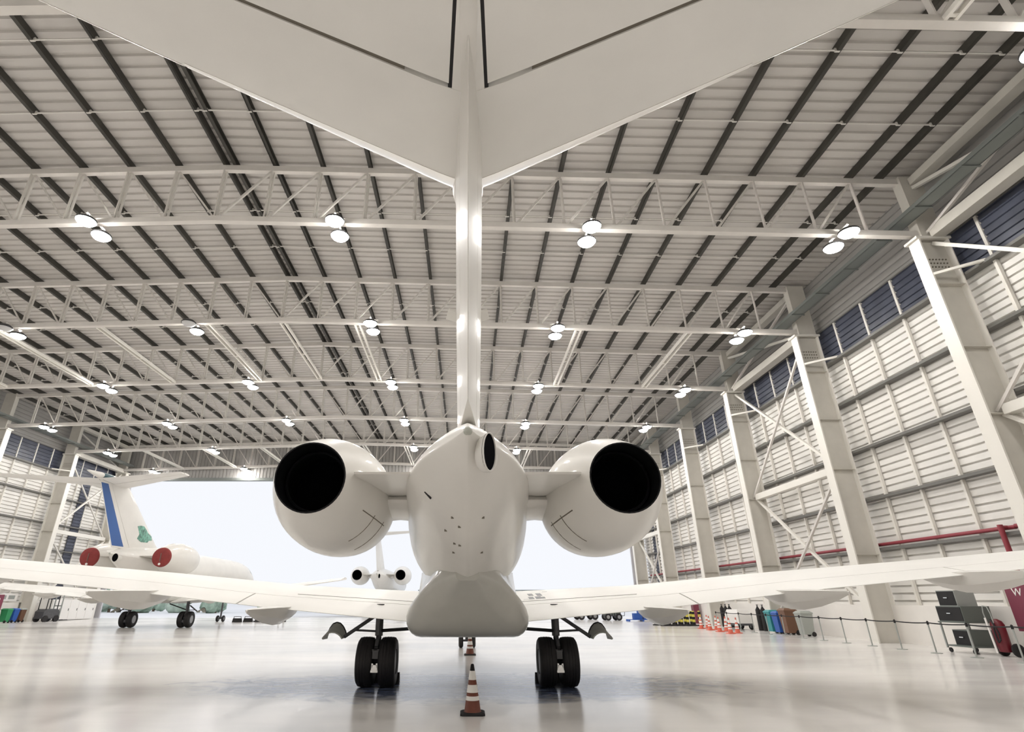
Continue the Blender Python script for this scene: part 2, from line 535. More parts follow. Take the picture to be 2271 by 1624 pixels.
# wall bracing in alternate bays
def brace_bay(y0, y1, side, where):
    x = (XR + .6) if side == 'right' else (XL - .6)
    t = thing('wall_bracing', 'white crossed wall bracing on the %s wall %s' % (side, where), 'bracing', (x, y0, 0), 'crossed bracing between the columns')
    L = y1 - y0
    def part(nm, p, q, w, h, m='flange'):
        mb = MB(); mb.bar(p, q, w, h); mb.build(nm, M[m], t)
    part('middle_beam', (0, .28, 7.6), (0, L - .28, 7.6), .3, .34)
    part('top_beam', (.1, .3, 14.85), (.1, L - .3, 14.85), .5, .4, 'column')
    part('eave_beam', (.15, .22, 17.45), (.15, L - .22, 17.45), .45, .32, 'column')
    for i, (za, zb) in enumerate(((7.6, 14.5), (.9, 7.5), (14.9, 17.2))):
        part('diagonal', (.05, L - .1, zb), (.05, .1, za), .14, .14)
        part('diagonal', (-.12, L - .1, za), (-.12, .1, zb), .11, .11, 'steel')
    return t
brace_bay(26.1, 34.6, 'right', 'between the fourth and fifth columns')
brace_bay(9.1, 17.6, 'right', 'at the right edge of the photo')
brace_bay(51.6, 60.1, 'right', 'next to the doorway')
brace_bay(51.6, 60.1, 'left', 'behind the jet with red engine covers')

# cable trays along the eaves
for side, x in (('right', XR - .4), ('left', XL + .4)):
    mb = MB()
    mb.bx(x - .28, x + .28, YB, YF - .2, 15.32, 15.36)
    mb.bx(x - .3, x - .26, YB, YF - .2, 15.32, 15.48); mb.bx(x + .26, x + .3, YB, YF - .2, 15.32, 15.48)
    for k in range(34):
        y = YB + 1 + 2.1 * k
        mb.bx(x - .34, x + .34, y, y + .06, 15.27, 15.32)
    tag(mb.build('cable_tray', M['tray']), 'long grey cable tray under the eaves of the %s wall' % side, 'cable tray')

# maroon pipe on the right wall
t = thing('fire_pipe', 'maroon fire water pipe along the right wall with a drop pipe', 'pipe', (WR - .24, 0, 0))
mb = MB(); mb.tube((0, 19.3, 4.02), (0, 59.5, 4.02), .07, n=12); mb.tube((0, YB + .3, 4.05), (0, 19.3, 4.05), .07, n=12)
mb.build('main_run', M['pipe'], t, smooth=True)
mb = MB(); mb.tube((0, 19.6, 4.03), (-.25, 19.6, 4.03), .07, n=12); mb.tube((-.25, 19.6, 4.12), (-.25, 19.6, 2.2), .085, n=12)
mb.build('drop_pipe', M['pipe'], t, smooth=True)

# door wall
mb = MB()
x = WL - .2
pts = []; 
prof = []
while x < WR + .2:
    prof += [(x, 0), (x + .28, 0), (x + .3, .06), (x + .36, .06)]
    x += .38
prof.append((WR + .2, 0))
mb.add([V(a, YF + .6 + d, z) for (a, d) in prof for z in (14.1, 19.0)], [(2 * i, 2 * i + 1, 2 * i + 3, 2 * i + 2) for i in range(len(prof) - 1)])
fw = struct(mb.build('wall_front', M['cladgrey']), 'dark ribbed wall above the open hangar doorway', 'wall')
mb = MB(); mb.bx(WL, WR, YF + .35, YF + .9, 13.95, 14.25); mb.build('door_header', M['tray'], fw)
mb = MB(); mb.bx(WL - .3, WR + .3, YB - .2, YB, 0, 19)
struct(mb.build('wall_back', M['clad']), 'back wall of the hangar behind the camera', 'wall')
# parked door leaves
for i, (xa, xb, nm) in enumerate(((17.55, 18.9, 'right'), (-38.9, -37.7, 'left'))):
    mb = MB(); mb.bx(xa, xb, YF + 1.0, YF + 1.2, 0.02, 14.0)
    for k in range(6): mb.bx(xa, xb, YF + .95, YF + 1.0, 1 + 2.3 * k, 1.15 + 2.3 * k)
    struct(mb.build('door_%d' % (i + 1), M['doorgrey']), 'grey sliding hangar door leaf parked at the %s end of the doorway' % nm, 'door')

# ------------------------------------------------------------------ lamps
def make_lamp(lit=True):
    t = thing('flood_lamp', '', 'lamp', group='lit flood lamps on the trusses' if lit else 'unlit flood lamps on the trusses')
    mb = MB(); mb.lathe([(-.02, .36), (.0, .38), (.05, .37), (.16, .23), (.2, .1)], (0, 0, 0), (0, 0, 1), n=24, cap=False)
    mb.build('housing', M['lampbody'], t, smooth=True)
    mb = MB(); mb.lathe([(.03, .355), (-.02, .35), (-.10, .29), (-.16, .17), (-.18, .01)], (0, 0, 0), (0, 0, 1), n=24)
    fix_normals(mb.build('lens', M['lens' if lit else 'lensoff'], t, smooth=True))
    mb = MB(); mb.bar((0, 0, .2), (0, 0, .34), .05, .05); mb.bar((0, -.1, .34), (0, .44, .34), .05, .05)
    mb.build('arm', M['steel'], t)
    return t
lamp_on = make_lamp(True); lamp_off = make_lamp(False)
on_k, off_k = kids(lamp_on), kids(lamp_off)
used = {True: False, False: False}
LX = [-34.6, -24.6, -14.85, -5.15, 4.85, 14.75]
for y in BAYS[:-1]:
    yy = y if y < 60 else y - .35
    for i, x in enumerate(LX):
        for s in (-1, 1):
            lit = not (abs(y - 26.1) < .1 and i in (1, 2) and s < 0)
            src, kk = (lamp_on, on_k) if lit else (lamp_off, off_k)
            if not used[lit]: o = src; used[lit] = True
            else:
                o = src.copy(); COL.objects.link(o)
                for ch in kk:
                    d = ch.copy(); COL.objects.link(d); d.parent = o
            o.location = (x, yy + s * .48, zbot(x) - .30)
            if s > 0: o.rotation_euler = (0, 0, PI)
            o['label'] = '%s flood lamp on the %s side of the %s truss, %s from the left' % ('lit' if lit else 'unlit', 'near' if s < 0 else 'far', ORDT[y], ORD[i])

# ------------------------------------------------------------------ aircraft
def yt(f): return 5 * (.2969 * math.sqrt(f) - .126 * f - .3516 * f * f + .2843 * f ** 3 - .1036 * f ** 4)
def foil_ring(le, te, t, nrm, c0=0.0, c1=1.0, n=12, camber=0.0):
    le = Vector(le); te = Vector(te); nrm = Vector(nrm).normalized()
    ch = (te - le).length
    fr = [c0 + (c1 - c0) * (1 - math.cos(PI * i / n)) / 2 for i in range(n + 1)]
    up = [le + (te - le) * f + nrm * (ch * (t * yt(f) + camber * 4 * f * (1 - f)) + .004) for f in fr]
    lo = [le + (te - le) * f - nrm * (ch * (t * yt(f) * .85 - camber * 4 * f * (1 - f)) + .004) for f in fr]
    return up[::-1] + lo
def lerp(a, b, f): return [x + (y - x) * f for x, y in zip(a, b)]
def interp(tab, x):
    if x <= tab[0][0]: return tab[0]
    for a, b in zip(tab, tab[1:]):
        if x <= b[0]: return lerp(a, b, (x - a[0]) / (b[0] - a[0]))
    return tab[-1]
def smooth_tab(tab, y):
    """Catmull-Rom over the first column"""
    n = len(tab)
    for i in range(n - 1):
        if y <= tab[i + 1][0] or i == n - 2:
            p1, p2 = tab[i], tab[i + 1]
            p0 = tab[i - 1] if i > 0 else p1
            p3 = tab[i + 2] if i + 2 < n else p2
            h = p2[0] - p1[0]; t = max(0, min(1, (y - p1[0]) / h))
            out = [y]
            for k in range(1, len(p1)):
                m1 = (p2[k] - p0[k]) / (p2[0] - p0[0]) * h if p2[0] != p0[0] else 0
                m2 = (p3[k] - p1[k]) / (p3[0] - p1[0]) * h if p3[0] != p1[0] else 0
                out.append((2 * t ** 3 - 3 * t * t + 1) * p1[k] + (t ** 3 - 2 * t * t + t) * m1 + (-2 * t ** 3 + 3 * t * t) * p2[k] + (t ** 3 - t * t) * m2)
            return out
    return tab[-1]

# Y, height of widest point, half width, top, bottom
FUS = [(6.38, 3.60, .055, 3.655, 3.545), (6.6, 3.58, .16, 3.76, 3.38), (7.1, 3.53, .46, 3.92, 3.13), (7.6, 3.48, .71, 4.05, 2.88), (8.4, 3.38, .94, 4.16, 2.50),
       (9.3, 3.28, 1.03, 4.25, 2.18), (10.2, 3.18, 1.09, 4.30, 1.96), (11.2, 3.12, 1.18, 4.31, 1.84), (12.5, 3.06, 1.25, 4.31, 1.80), (15, 3.05, 1.25, 4.3, 1.8), (19, 3.05, 1.25, 4.3, 1.8),
       (23, 3.05, 1.25, 4.3, 1.8), (25, 3.02, 1.22, 4.24, 1.82), (26.6, 2.92, 1.06, 3.98, 1.90), (28.0, 2.75, .78, 3.42, 2.05), (28.9, 2.62, .45, 3.0, 2.25), (29.3, 2.58, .1, 2.67, 2.5)]
# wing stations: x, LE y, LE z, TE y, TE z, thickness
WING = [(0.9, 18.6, 1.58, 12.2, 1.27, .11), (4.25, 16.3, 1.85, 11.95, 1.58, .105), (6.75, 14.5, 2.12, 10.9, 1.90, .10), (9.66, 12.6, 2.38, 9.85, 2.20, .095), (13.2, 10.6, 2.72, 8.75, 2.58, .09)]

def jet(name, label, dz=0.0, wdz=0.0, ex=2.33, fin_h=6.48, fin_top_le=5.65, covers=False, stripe=False, detail=True, wr=.48, ez=0.0, nose_r=.25, fin_te=3.25, fin_le0=11.2, half=4.4):
    t = thing(name, label, 'jet')
    # ---- fuselage
    rings = []
    ys = []
    y = FUS[0][0]
    while y < 29.3:
        ys.append(y); y += .12 if y < 8 else (.3 if y < 12.5 or y > 24 else 1.0)
    ys.append(29.3)
    NN = 48
    def sec(y):
        _, zc, hw, zt, zb = smooth_tab(FUS, y)
        r = []
        for i in range(NN):
            a = 2 * PI * i / NN
            c, s = math.cos(a), math.sin(a)
            qu = max(0.0, min(1.0, (y - 7.5) / 4.0)); qd = max(0.0, min(1.0, (y - 9.2) / 3.2))
            e = 2 / ((1.38 + .62 * qu) if s > 0 else (1.3 + .7 * qd))
            ss = math.copysign(abs(s) ** e, s); cc = math.copysign(abs(c) ** e, c)
            zz = zc + (zt - zc) * ss if s > 0 else zc + (zc - zb) * ss
            r.append(V(hw * cc, y, zz + dz))
        return r
    f = MB().loft([sec(y) for y in ys])
    fix_normals(f.build('fuselage', M['paint'], t, smooth=True, angle=60))
    # ---- belly fairing: rounded trapezoid, widest low down
    def tsec(y, hb, ht, zb, zt):
        P = []
        cor = [(hb, zb, .26), (ht, zt, .1)]
        half = []
        rr = min(.3, hb * .5, (zt - zb) * .45)
        for k in range(7):
            a = -PI / 2 + (PI / 2 + .45) * k / 6
            half.append((hb - rr + rr * math.cos(a), zb + rr + rr * math.sin(a)))
        for k in range(1, 7):
            q = k / 6
            x0, z0 = half[6]
            bulge = -.10 * math.sin(PI * q) * (hb - ht)
            half.append((x0 + (ht - x0) * q + bulge, z0 + (zt - z0) * q))
        pts = [V(x, y, z + dz * .8) for x, z in half] + [V(-x, y, z + dz * .8) for x, z in half[::-1]]
        return pts
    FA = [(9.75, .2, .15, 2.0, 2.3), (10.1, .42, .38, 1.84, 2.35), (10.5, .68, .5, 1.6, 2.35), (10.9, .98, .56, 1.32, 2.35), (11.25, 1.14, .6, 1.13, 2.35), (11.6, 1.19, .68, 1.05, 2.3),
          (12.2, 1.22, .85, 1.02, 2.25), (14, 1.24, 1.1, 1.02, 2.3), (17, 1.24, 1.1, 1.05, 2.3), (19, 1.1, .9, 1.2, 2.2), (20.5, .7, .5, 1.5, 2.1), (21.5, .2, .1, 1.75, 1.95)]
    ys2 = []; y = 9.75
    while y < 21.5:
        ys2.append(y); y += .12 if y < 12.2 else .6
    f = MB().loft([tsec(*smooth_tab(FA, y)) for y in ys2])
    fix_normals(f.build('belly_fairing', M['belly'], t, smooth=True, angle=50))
    # ---- fin and rudder
    k_ = .6 / (fin_h - 3.6 - dz)
    FINS = [(3.6 + dz, fin_le0, 6.62, .095), (4.2 + dz, fin_le0 + (fin_top_le - fin_le0) * k_ - .25, 6.62 + (fin_te - 6.62) * k_, .098), (fin_h, fin_top_le, fin_te, .135)]
    def fin_at(z):
        return interp(FINS, z)
    def fin_part(nm, c0, c1, z0, z1, m, tk=1.0):
        mb = MB(); R = []
        for k in range(9):
            z = z0 + (z1 - z0) * k / 8
            _, le, te, th = fin_at(z)
            R.append(foil_ring((0, le, z), (0, te, z), th * tk, (1, 0, 0), c0, c1, 14))
        mb.loft(R); return fix_normals(mb.build(nm, m, t, smooth=True, angle=50))
    fin_part('fin', 0, .70, 3.6 + dz, fin_h, M['paint'])
    rud = fin_part('rudder', .705, 1.0, 3.95 + dz, fin_h - .02, M['paint'])
    if stripe:
        mb = MB(); R = []
        for k in range(9):
            z = 4.05 + dz + (fin_h - .12 - 4.05 - dz) * k / 8
            _, le, te, th = fin_at(z)
            R.append(foil_ring((0, le, z), (0, te - .004, z), th * 1.04, (1, 0, 0), .80, .985, 8))
        mb.loft(R); fix_normals(mb.build('blue_stripe', M['blue'], rud, smooth=True))['label'] = 'blue stripe on the rudder'
        # green emblem on the right side of the fin
        mb = MB()
        z = 5.54; _, le, te, th = fin_at(z)
        pts = []
        for k in range(14):
            a = 2 * PI * k / 14; r = .42 + .10 * math.sin(3 * a + 1) + .06 * math.sin(5 * a)
            pts.append((r * 2.1 * math.cos(a), r * 1.05 * math.sin(a)))
        RR = []
        for fr_, off in ((1.0, -.02), (1.0, .014), (.75, .014), (.5, .014), (.25, .014), (.02, .014)):
            ring = []
            for dy, dzz in pts:
                zz = z + (dzz - .22 * dy) * fr_; yy = 9.1 + dy * fr_
                _, l2, t2, th2 = fin_at(zz)
                fr = (l2 - yy) / (l2 - t2)
                ring.append(V((l2 - t2) * th2 * yt(max(.001, min(1, fr))) + .004 + off, yy, zz))
            RR.append(ring)
        mb.loft(RR); mb.build('emblem', M['emblem'], t)['label'] = 'green emblem on the fin'
    # ---- tail fairing at the top of the fin
    def bullet(tab, nm, m, par, sc=1.0):
        mb = MB(); R = []
        for (y, r, zz) in tab:
            y += fin_top_le - 5.65
            R.append([V(r * sc * math.cos(2 * PI * i / 20), y, zz + r * sc * .75 * math.sin(2 * PI * i / 20)) for i in range(20)])
        mb.loft(R); return fix_normals(mb.build(nm, M[m], par, smooth=True))
    if fin_h < 7:
        bullet(((6.15, .03, fin_h), (5.9, .12, fin_h), (5.5, .19, fin_h), (4.9, .2, fin_h + .02), (4.0, .15, fin_h + .02), (3.2, .1, fin_h + .02), (2.3, .03, fin_h + .02)), 'fin_fairing', 'paint', t)
    else:
        zb_ = fin_h + .2
        bb = bullet(((5.6, .03, zb_), (5.2, .2, zb_), (4.4, .3, zb_), (3.4, .3, zb_), (2.6, .22, zb_ + .03), (1.7, .08, zb_ + .06), (1.5, .02, zb_ + .06)), 'fin_fairing', 'paint', t)
        bullet(((3.55, .30, zb_), (3.2, .29, zb_), (2.75, .24, zb_ + .02)), 'colour_band', 'navy', bb, 1.04)
    # small vanes either side of the fin
    if detail:
        for s in (-1, 1):
            mb = MB(); mb.bar((s * .1, 6.75, 5.36), (s * .29, 6.72, 5.41), .28, .02)
            mb.build('fin_vane', M['paint'], t)
    # ---- tailplane
    Z = fin_h + .02
    dy = fin_top_le - 5.65
    ST = [(0.0, 5.5 + dy, 2.62 + dy, .115), (.25, 5.36 + dy, 2.60 + dy, .11), (half, 5.36 - .6225 * half + .02 + dy, 2.60 - .3 * half + dy, .09)]
    mb = MB(); R = []
    for k in range(-12, 13):
        x = half * k / 12; _, le, te, th = interp(ST, abs(x))
        R.append(foil_ring((x, le, Z + .02), (x, te, Z + .02), th, (0, 0, 1), 0, .545, 16))
    mb.loft(R); tp = fix_normals(mb.build('tailplane', M['wingpaint'], t, smooth=True, angle=50))
    # fixed centre piece between the elevators, tapering aft
    mb = MB(); R = []
    _, le, te, th = interp(ST, .2)
    def cx(f): return .185 - .105 * (f - .5) / .5
    for q in (-1, 1):
        ring = foil_ring((0, le, Z + .02), (0, te, Z + .02), th, (0, 0, 1), .5, 1, 10)
        R.append([V(q * (cx((le - p.y) / (le - te)) - .012), p.y, p.z) for p in ring])
    mb.loft(R); fix_normals(mb.build('centre_fairing', M['wingpaint'], tp, smooth=True, angle=50))
    for s in (-1, 1):
        def le_piece(nm, x0, x1, f0, f1, m):
            mb = MB(); R = []
            for k in range(9):
                x = x0 + (x1 - x0) * k / 8; _, le, te, th = interp(ST, x)
                ring = foil_ring((s * x, le + .004, Z + .02), (s * x, te, Z + .02), th * 1.03, (0, 0, 1), 0, f0 + (f1 - f0) * k / 8, 8)
                R.append([p + (V(0, 0, -.003) if p.z < Z + .02 else V(0, 0, .003)) for p in ring])
            mb.loft(R); fix_normals(mb.build(nm, M[m], tp, smooth=True, angle=50))
        le_piece('leading_edge', .02, 2.75, .10, .045, 'bare')
        le_piece('leading_edge', 2.78, half - .02, .02, .02, 'bare')
        mb = MB(); R = []
        for k in range(12):
            x = .2 + (half - .05 - .2) * k / 11; _, le, te, th = interp(ST, x)
            ring = foil_ring((s * x, le, Z + .02), (s * x, te, Z + .02), th, (0, 0, 1), .565, 1, 12)
            if k == 0: ring = [V(s * (cx((le - p.y) / (le - te)) + .022), p.y, p.z) for p in ring]
            R.append(ring)
        mb.loft(R); el = fix_normals(mb.build('elevator', M['wingpaint'], t, smooth=True, angle=50))
        mb = MB(); R = []
        for x in (.62, half - .1):
            _, le, te, th = interp(ST, x)
            R.append(foil_ring((s * x, le, Z + .03), (s * x, te, Z + .03), th * .9, (0, 0, 1), .54, .575, 2))
        mb.loft(R); fix_normals(mb.build('hinge_strip', M['seam'], el))
        mb = MB(); R = []
        _, le, te, th = interp(ST, .22)
        for o_ in (-.02, .028):
            ring = foil_ring((0, le, Z + .02), (0, te, Z + .02), th * .97, (0, 0, 1), .545, .9, 8)
            R.append([V(s * (cx((le - p.y) / (le - te)) + o_), p.y, p.z) for p in ring])
        mb.loft(R); fix_normals(mb.build('root_gap_strip', M['black'], el))  # black strip painted in for the dark gap beside the elevator root
    # ---- tail light and auxiliary exhaust
    mb = MB(); mb.lathe([(0, .06), (-.04, .055), (-.07, .035), (-.08, .0)], (0, 6.42, 3.60 + dz), n=20)
    tl = fix_normals(mb.build('tail_light', M['gearlight'], t, smooth=True))
    c = V(.275, 6.56, 3.385 + dz)
    def oring(c, ax, rh, rv, n=24):
        ax = ax.normalized(); b_ = ax.cross(V(0, 0, 1)).normalized(); u_ = b_.cross(ax)
        return [c + b_ * (rh * math.cos(2 * PI * i / n)) + u_ * (rv * math.sin(2 * PI * i / n)) for i in range(n)]
    a0 = V(.89, -.45, -.05)
    mb = MB(); mb.loft([oring(c + V(-.02, .75, .05), V(.25, -1, 0), .12, .14), oring(c + V(-.04, .4, .02), V(.4, -1, 0), .17, .2), oring(c + V(-.07, .12, 0), V(.8, -.6, -.05), .19, .22), oring(c, a0, .195, .245), oring(c, a0, .18, .23), oring(c - a0 * .05, a0, .175, .225)], cap1=False)
    ap = fix_normals(mb.build('auxiliary_exhaust', M['paint'], t, smooth=True, angle=50))
    mb = MB(); mb.loft([oring(c - a0 * .03, a0, .181, .231), oring(c - a0 * .015, a0, .181, .231)])
    mb.build('exhaust_opening', M['ductblack'], ap)
    # ---- small belly fittings
    def under(px, py):
        _, zc, hw, zt, zb = smooth_tab(FUS, py)
        n_ = 1.3 + .7 * max(0.0, min(1.0, (py - 9.2) / 3.2))
        return zc - (zc - zb) * (1 - (abs(px) / hw) ** n_) ** (1 / n_)
    if detail:
        for (px, py) in ((-.22, 8.0), (.22, 8.0), (-.12, 8.12), (-.33, 8.45), (-.2, 8.66), (-.12, 8.62), (-.22, 9.0), (.22, 9.0)):
            zz = under(px, py)
            mb = MB(); mb.tube((px, py, zz - .012), (px, py, zz + .03), .022, n=10)
            mb.build('drain_fitting', M['seam'], t)
        px, py = -.58, 7.95
        zz = under(px, py)
        mb = MB(); mb.bar((px - .04, py, zz + .05), (px + .05, py - .02, zz - .05), .03, .03); mb.build('drain_mast', M['black'], t)
    # ---- engines
    for s in (-1, 1):
        o = V(s * ex, 0, 3.37 + ez)
        outer = [(8.0, .525), (8.15, .585), (8.4, .68), (8.8, .81), (9.2, .905), (9.7, .96), (10.2, .965), (10.8, .92), (11.3, .83), (11.6, .74), (11.68, .68), (11.6, .63), (11.2, .60), (10.8, .60), (10.8, .2)]
        outer = [(smooth_tab([(i, *p) for i, p in enumerate(outer[:11])], q / 4)[1:]) for q in range(41)] + outer[11:]
        mb = MB(); mb.lathe(outer + [(10.8, .05)], o, n=56, cap=False)
        nac = fix_normals(mb.build('engine_nacelle', M['paint'], t, smooth=True, angle=45))
        mb = MB(); mb.lathe([(7.985, .525), (7.985, .505), (8.25, .50), (8.9, .47), (9.0, .47), (9.0, .51), (8.3, .54)], o, n=48, closed=True)
        fix_normals(mb.build('exhaust_nozzle', M['duct'], nac, smooth=True))
        mb = MB(); mb.lathe([(8.98, .468), (8.95, .468)], o, n=40)
        fix_normals(mb.build('duct_end', M['ductblack'], nac))
        if not covers:
            mb = MB(); mb.lathe([(8.34, .47), (8.32, .44), (8.36, .435), (8.4, .47)], o, n=40, closed=True)
            fix_normals(mb.build('mixer_ring', M['ductlip'], nac, smooth=True))
        if covers:
            mb = MB(); mb.lathe([(8.12, .575), (7.99, .555), (7.96, .52), (7.93, .3), (7.93, .01)], o, n=40)
            cv = fix_normals(mb.build('engine_cover', M['red'], nac, smooth=True, angle=50)); cv['label'] = 'red cloth exhaust cover'
            mb = MB(); mb.bar((s * ex, 7.92, 3.1 + ez), (s * ex, 7.92, 3.6 + ez), .05, .03); mb.build('cover_strap', M['seam'], cv)
            mb = MB(); mb.tube((s * ex, 7.90, 2.97 + ez), (s * ex, 7.94, 2.97 + ez), .07, n=14); mb.build('cover_tag', M['white'], cv)
        elif detail:
            # latch lines on the cowl
            for (a0, a1, ya, yb) in ((-.5, -.5, 8.7, 9.9), (-1.1, -.45, 9.15, 9.15), (-.45, -1.15, 9.75, 9.75)):
                mb = MB(); P = []
                for q in range(9):
                    yy = ya + (yb - ya) * q / 8; an = a0 + (a1 - a0) * q / 8
                    rr = interp([tuple(p) for p in outer[:33]], yy)[1] - .004
                    dirx = -s
                    P.append(o + V(dirx * math.cos(an) * rr, yy, math.sin(an) * rr))
                mb.path(P, .011, 5); mb.build('cowl_seam', M['seam'], nac)
        # pylon
        mb = MB(); R = []
        for k in range(5):
            q = k / 4; x = s * (.72 + (ex - .62 - .72) * q)
            R.append([V(x, y_, z_ + ez) for y_, z_ in ((8.1, 3.47), (8.4, 3.50), (9.2, 3.535), (10.2, 3.54), (11.0, 3.51), (11.25, 3.45), (11.0, 3.40), (10.2, 3.375), (9.2, 3.375), (8.12, 3.44))])
        mb.loft(R); fix_normals(mb.build('engine_pylon', M['paint'], t, smooth=True, angle=50))
        mb = MB(); R = []
        for k in range(7):
            q = k / 6; x = s * (.8 + (ex - .8 - .5) * q)
            R.append([V(x, 10.5 + .95 * math.cos(2 * PI * i / 18), 3.30 + ez + (.32 - .14 * math.sin(PI * q)) * math.sin(2 * PI * i / 18)) for i in range(18)])
        mb.loft(R); fix_normals(mb.build('pylon_fairing', M['paint'], t, smooth=True))
    # ---- wings
    for s in (-1, 1):
        def wst(x):
            _, ly, lz, ty, tz, th = interp(WING, x)
            return V(s * x, ly, lz + wdz), V(s * x, ty, tz + wdz), th
        def wing_piece(nm, x0, x1, c0, c1, par, n=8, m='wingpaint'):
            mb = MB(); R = []
            for k in range(n + 1):
                x = x0 + (x1 - x0) * k / n
                le, te, th = wst(x)
                R.append(foil_ring(le, te, th, (0, 0, 1), c0, c1, 14, camber=.012))
            mb.loft(R); return fix_normals(mb.build(nm, M[m], par, smooth=True, angle=45))
        w = wing_piece('wing', .5, 13.2, 0, .765, t, 24)
        wing_piece('flap', 1.2, 4.6, .77, 1, w)
        wing_piece('flap', 4.63, 8.9, .77, 1, w)
        wing_piece('aileron', 8.93, 12.4, .77, 1, w)
        wing_piece('wing_tip', 12.43, 13.2, .77, 1, w, 2)
        if detail:
            mb = MB(); R = []
            for k in range(9):
                x = 1.25 + 2.6 * k / 8
                le, te, th = wst(x)
                ch = (te - le).length
                f = .70
                p = le + (te - le) * f + V(0, 0, ch * (th * yt(f) + .012 * 4 * f * (1 - f)) + .006)
                R.append([p + V(0, .012, -.02), p + V(0, -.012, -.02), p + V(0, -.012, .003), p + V(0, .012, .003)])
            mb.loft(R); mb.build('spoiler_seam', M['seam'], w)
        for (fx, fl, fw) in ((3.9, 2.7, .30), (6.3, 2.5, .29), (8.95, 2.2, .26)):
            le, te, th = wst(fx)
            mb = MB(); R = []
            for q, rw, zu, zl in ((-1.5, .02, -.02, -.06), (-1.15, .10, .0, -.15), (-.6, .20, .03, -.25), (0, .28, .05, -.31), (.5, .27, .05, -.32), (1.1, .16, .05, -.24), (1.7, .02, 0, -.08)):
                y = te.y + q * fl / 2.7
                zc = te.z + .0 + max(0, q) * .03
                wv = rw * fw / .3
                R.append([V(s * fx - wv, y, zc + zu * .4), V(s * fx - wv * .8, y, zc + zl * .6), V(s * fx, y, zc + zl), V(s * fx + wv * .8, y, zc + zl * .6), V(s * fx + wv, y, zc + zu * .4), V(s * fx, y, zc + zu)])
            mb.loft(R); fix_normals(mb.build('flap_fairing', M['paint'], w, smooth=True, angle=40))
        if detail and s > 0:
            # dark walkway marking on the wing root
            def top(x, f, lift=.006):
                le, te, th = wst(x); ch = (te - le).length
                return le + (te - le) * f + V(0, 0, ch * (th * yt(f) + .012 * 4 * f * (1 - f)) + lift)
            mb = MB()
            for (xa, xb, fa, fb) in ((1.36, 1.5, .06, .66), (1.5, 1.62, .60, .66), (1.66, 1.8, .60, .66), (1.54, 1.66, .5, .57), (1.74, 1.86, .5, .58), (1.74, 1.88, .62, .66), (1.95, 2.07, .2, .45), (1.7, 1.82, .2, .3), (1.54, 1.62, .2, .27)):
                a = [top(xa, fa), top(xb, fa), top(xb, fb), top(xa, fb)]
                b = [p - V(0, 0, .03) for p in a]
                mb.loft([b, a])
            mb.build('wing_marking', M['gear'], w)['label'] = 'dark grey blocky marking on the wing root'
        # ---- main gear
        gx, gy = 1.95, 13.3
        gz = wr
        if True:
            g = MB()
            g.tube((s * gx, gy, 1.62 + wdz), (s * gx, gy, .98), .085, n=14); g.tube((s * gx, gy, .98), (s * gx, gy, gz), .06, n=14)
            g.tube((s * gx - .3, gy, gz), (s * gx + .3, gy, gz), .05, n=12)
            g.bar((s * gx, gy - .14, 1.45 + wdz), (s * gx, gy - .12, 1.0), .16, .06)
            g.bar((s * gx, gy - .1, 1.0), (s * gx, gy - .28, .78), .07, .05); g.bar((s * gx, gy - .28, .78), (s * gx, gy - .08, gz + .04), .07, .05)
            leg = g.build('main_gear', M['gear'], t, smooth=True)
            mb = MB(); mb.tube((s * (gx - .04), gy - .02, 1.08), (s * .9, gy - .5, 1.16 + dz * .5), .035, n=10); mb.build('side_brace', M['black'], leg)
            mb = MB(); mb.tube((s * (gx + .02), gy - .05, 1.07), (s * (gx + .55), gy + .02, 1.09), .022, n=8); mb.build('door_link', M['gear'], leg)
            for q in (-1, 1):
                cx = s * gx + q * .237
                P = []
                for a, r in ((-.15, .24), (-.165, .33), (-.16, .42), (-.13, .465), (-.07, .48), (-.066, .472), (-.05, .472), (-.046, .48), (-.01, .482), (-.006, .474), (.01, .474), (.014, .482), (.046, .48), (.05, .472), (.066, .472), (.07, .48), (.13, .465), (.16, .42), (.165, .33), (.15, .24)):
                    P.append((a * 1.09, r * wr / .48))
                mb = MB(); mb.lathe(P, (cx, gy, gz), (1, 0, 0), n=44, closed=True)
                ti = fix_normals(mb.build('tire', M['tire'], leg, smooth=True, angle=50))
                mb = MB(); mb.lathe([(-.13, .25), (-.1, .1), (-.1, .01)], (cx, gy, gz), (q, 0, 0), n=24); mb.lathe([(.15, .245), (.11, .2), (.08, .1), (.08, .01)], (cx, gy, gz), (q, 0, 0), n=24)
                fix_normals(mb.build('wheel_hub', M['hub'] if not detail else M['gear'], leg, smooth=True))
            mb = MB()
            mb.bar((s * gx - .05, gy - .40, gz + .0), (s * gx - .085, gy - .40, gz - .16), .045, .02, (0, 1, 0))
            mb.bar((s * gx + .05, gy - .40, gz + .0), (s * gx + .085, gy - .40, gz - .16), .045, .02, (0, 1, 0))
            mb.box((s * gx, gy - .40, gz - .09), (.1, .02, .12)); mb.box((s * gx, gy - .4, gz - .15), (.15, .03, .04))
            mb.build('torque_link', M['chrome'] if detail else M['gear'], leg)
            if detail:
                mb = MB(); mb.box((s * gx, gy - .3, gz + .16), (.12, .16, .16)); mb.tube((s * gx - .06, gy - .34, gz + .1), (s * gx - .06, gy - .34, gz + .26), .03, n=10); mb.tube((s * gx + .06, gy - .34, gz + .1), (s * gx + .06, gy - .34, gz + .26), .03, n=10)
                mb.build('brake_unit', M['gear'], leg)
            # curved outer gear door
            mb = MB()
            A = [(2.70, .95), (2.735, 1.06), (2.79, 1.15), (2.86, 1.215), (2.94, 1.235), (3.02, 1.205), (3.08, 1.12), (3.12, 1.02), (3.145, .93)]
            R = []
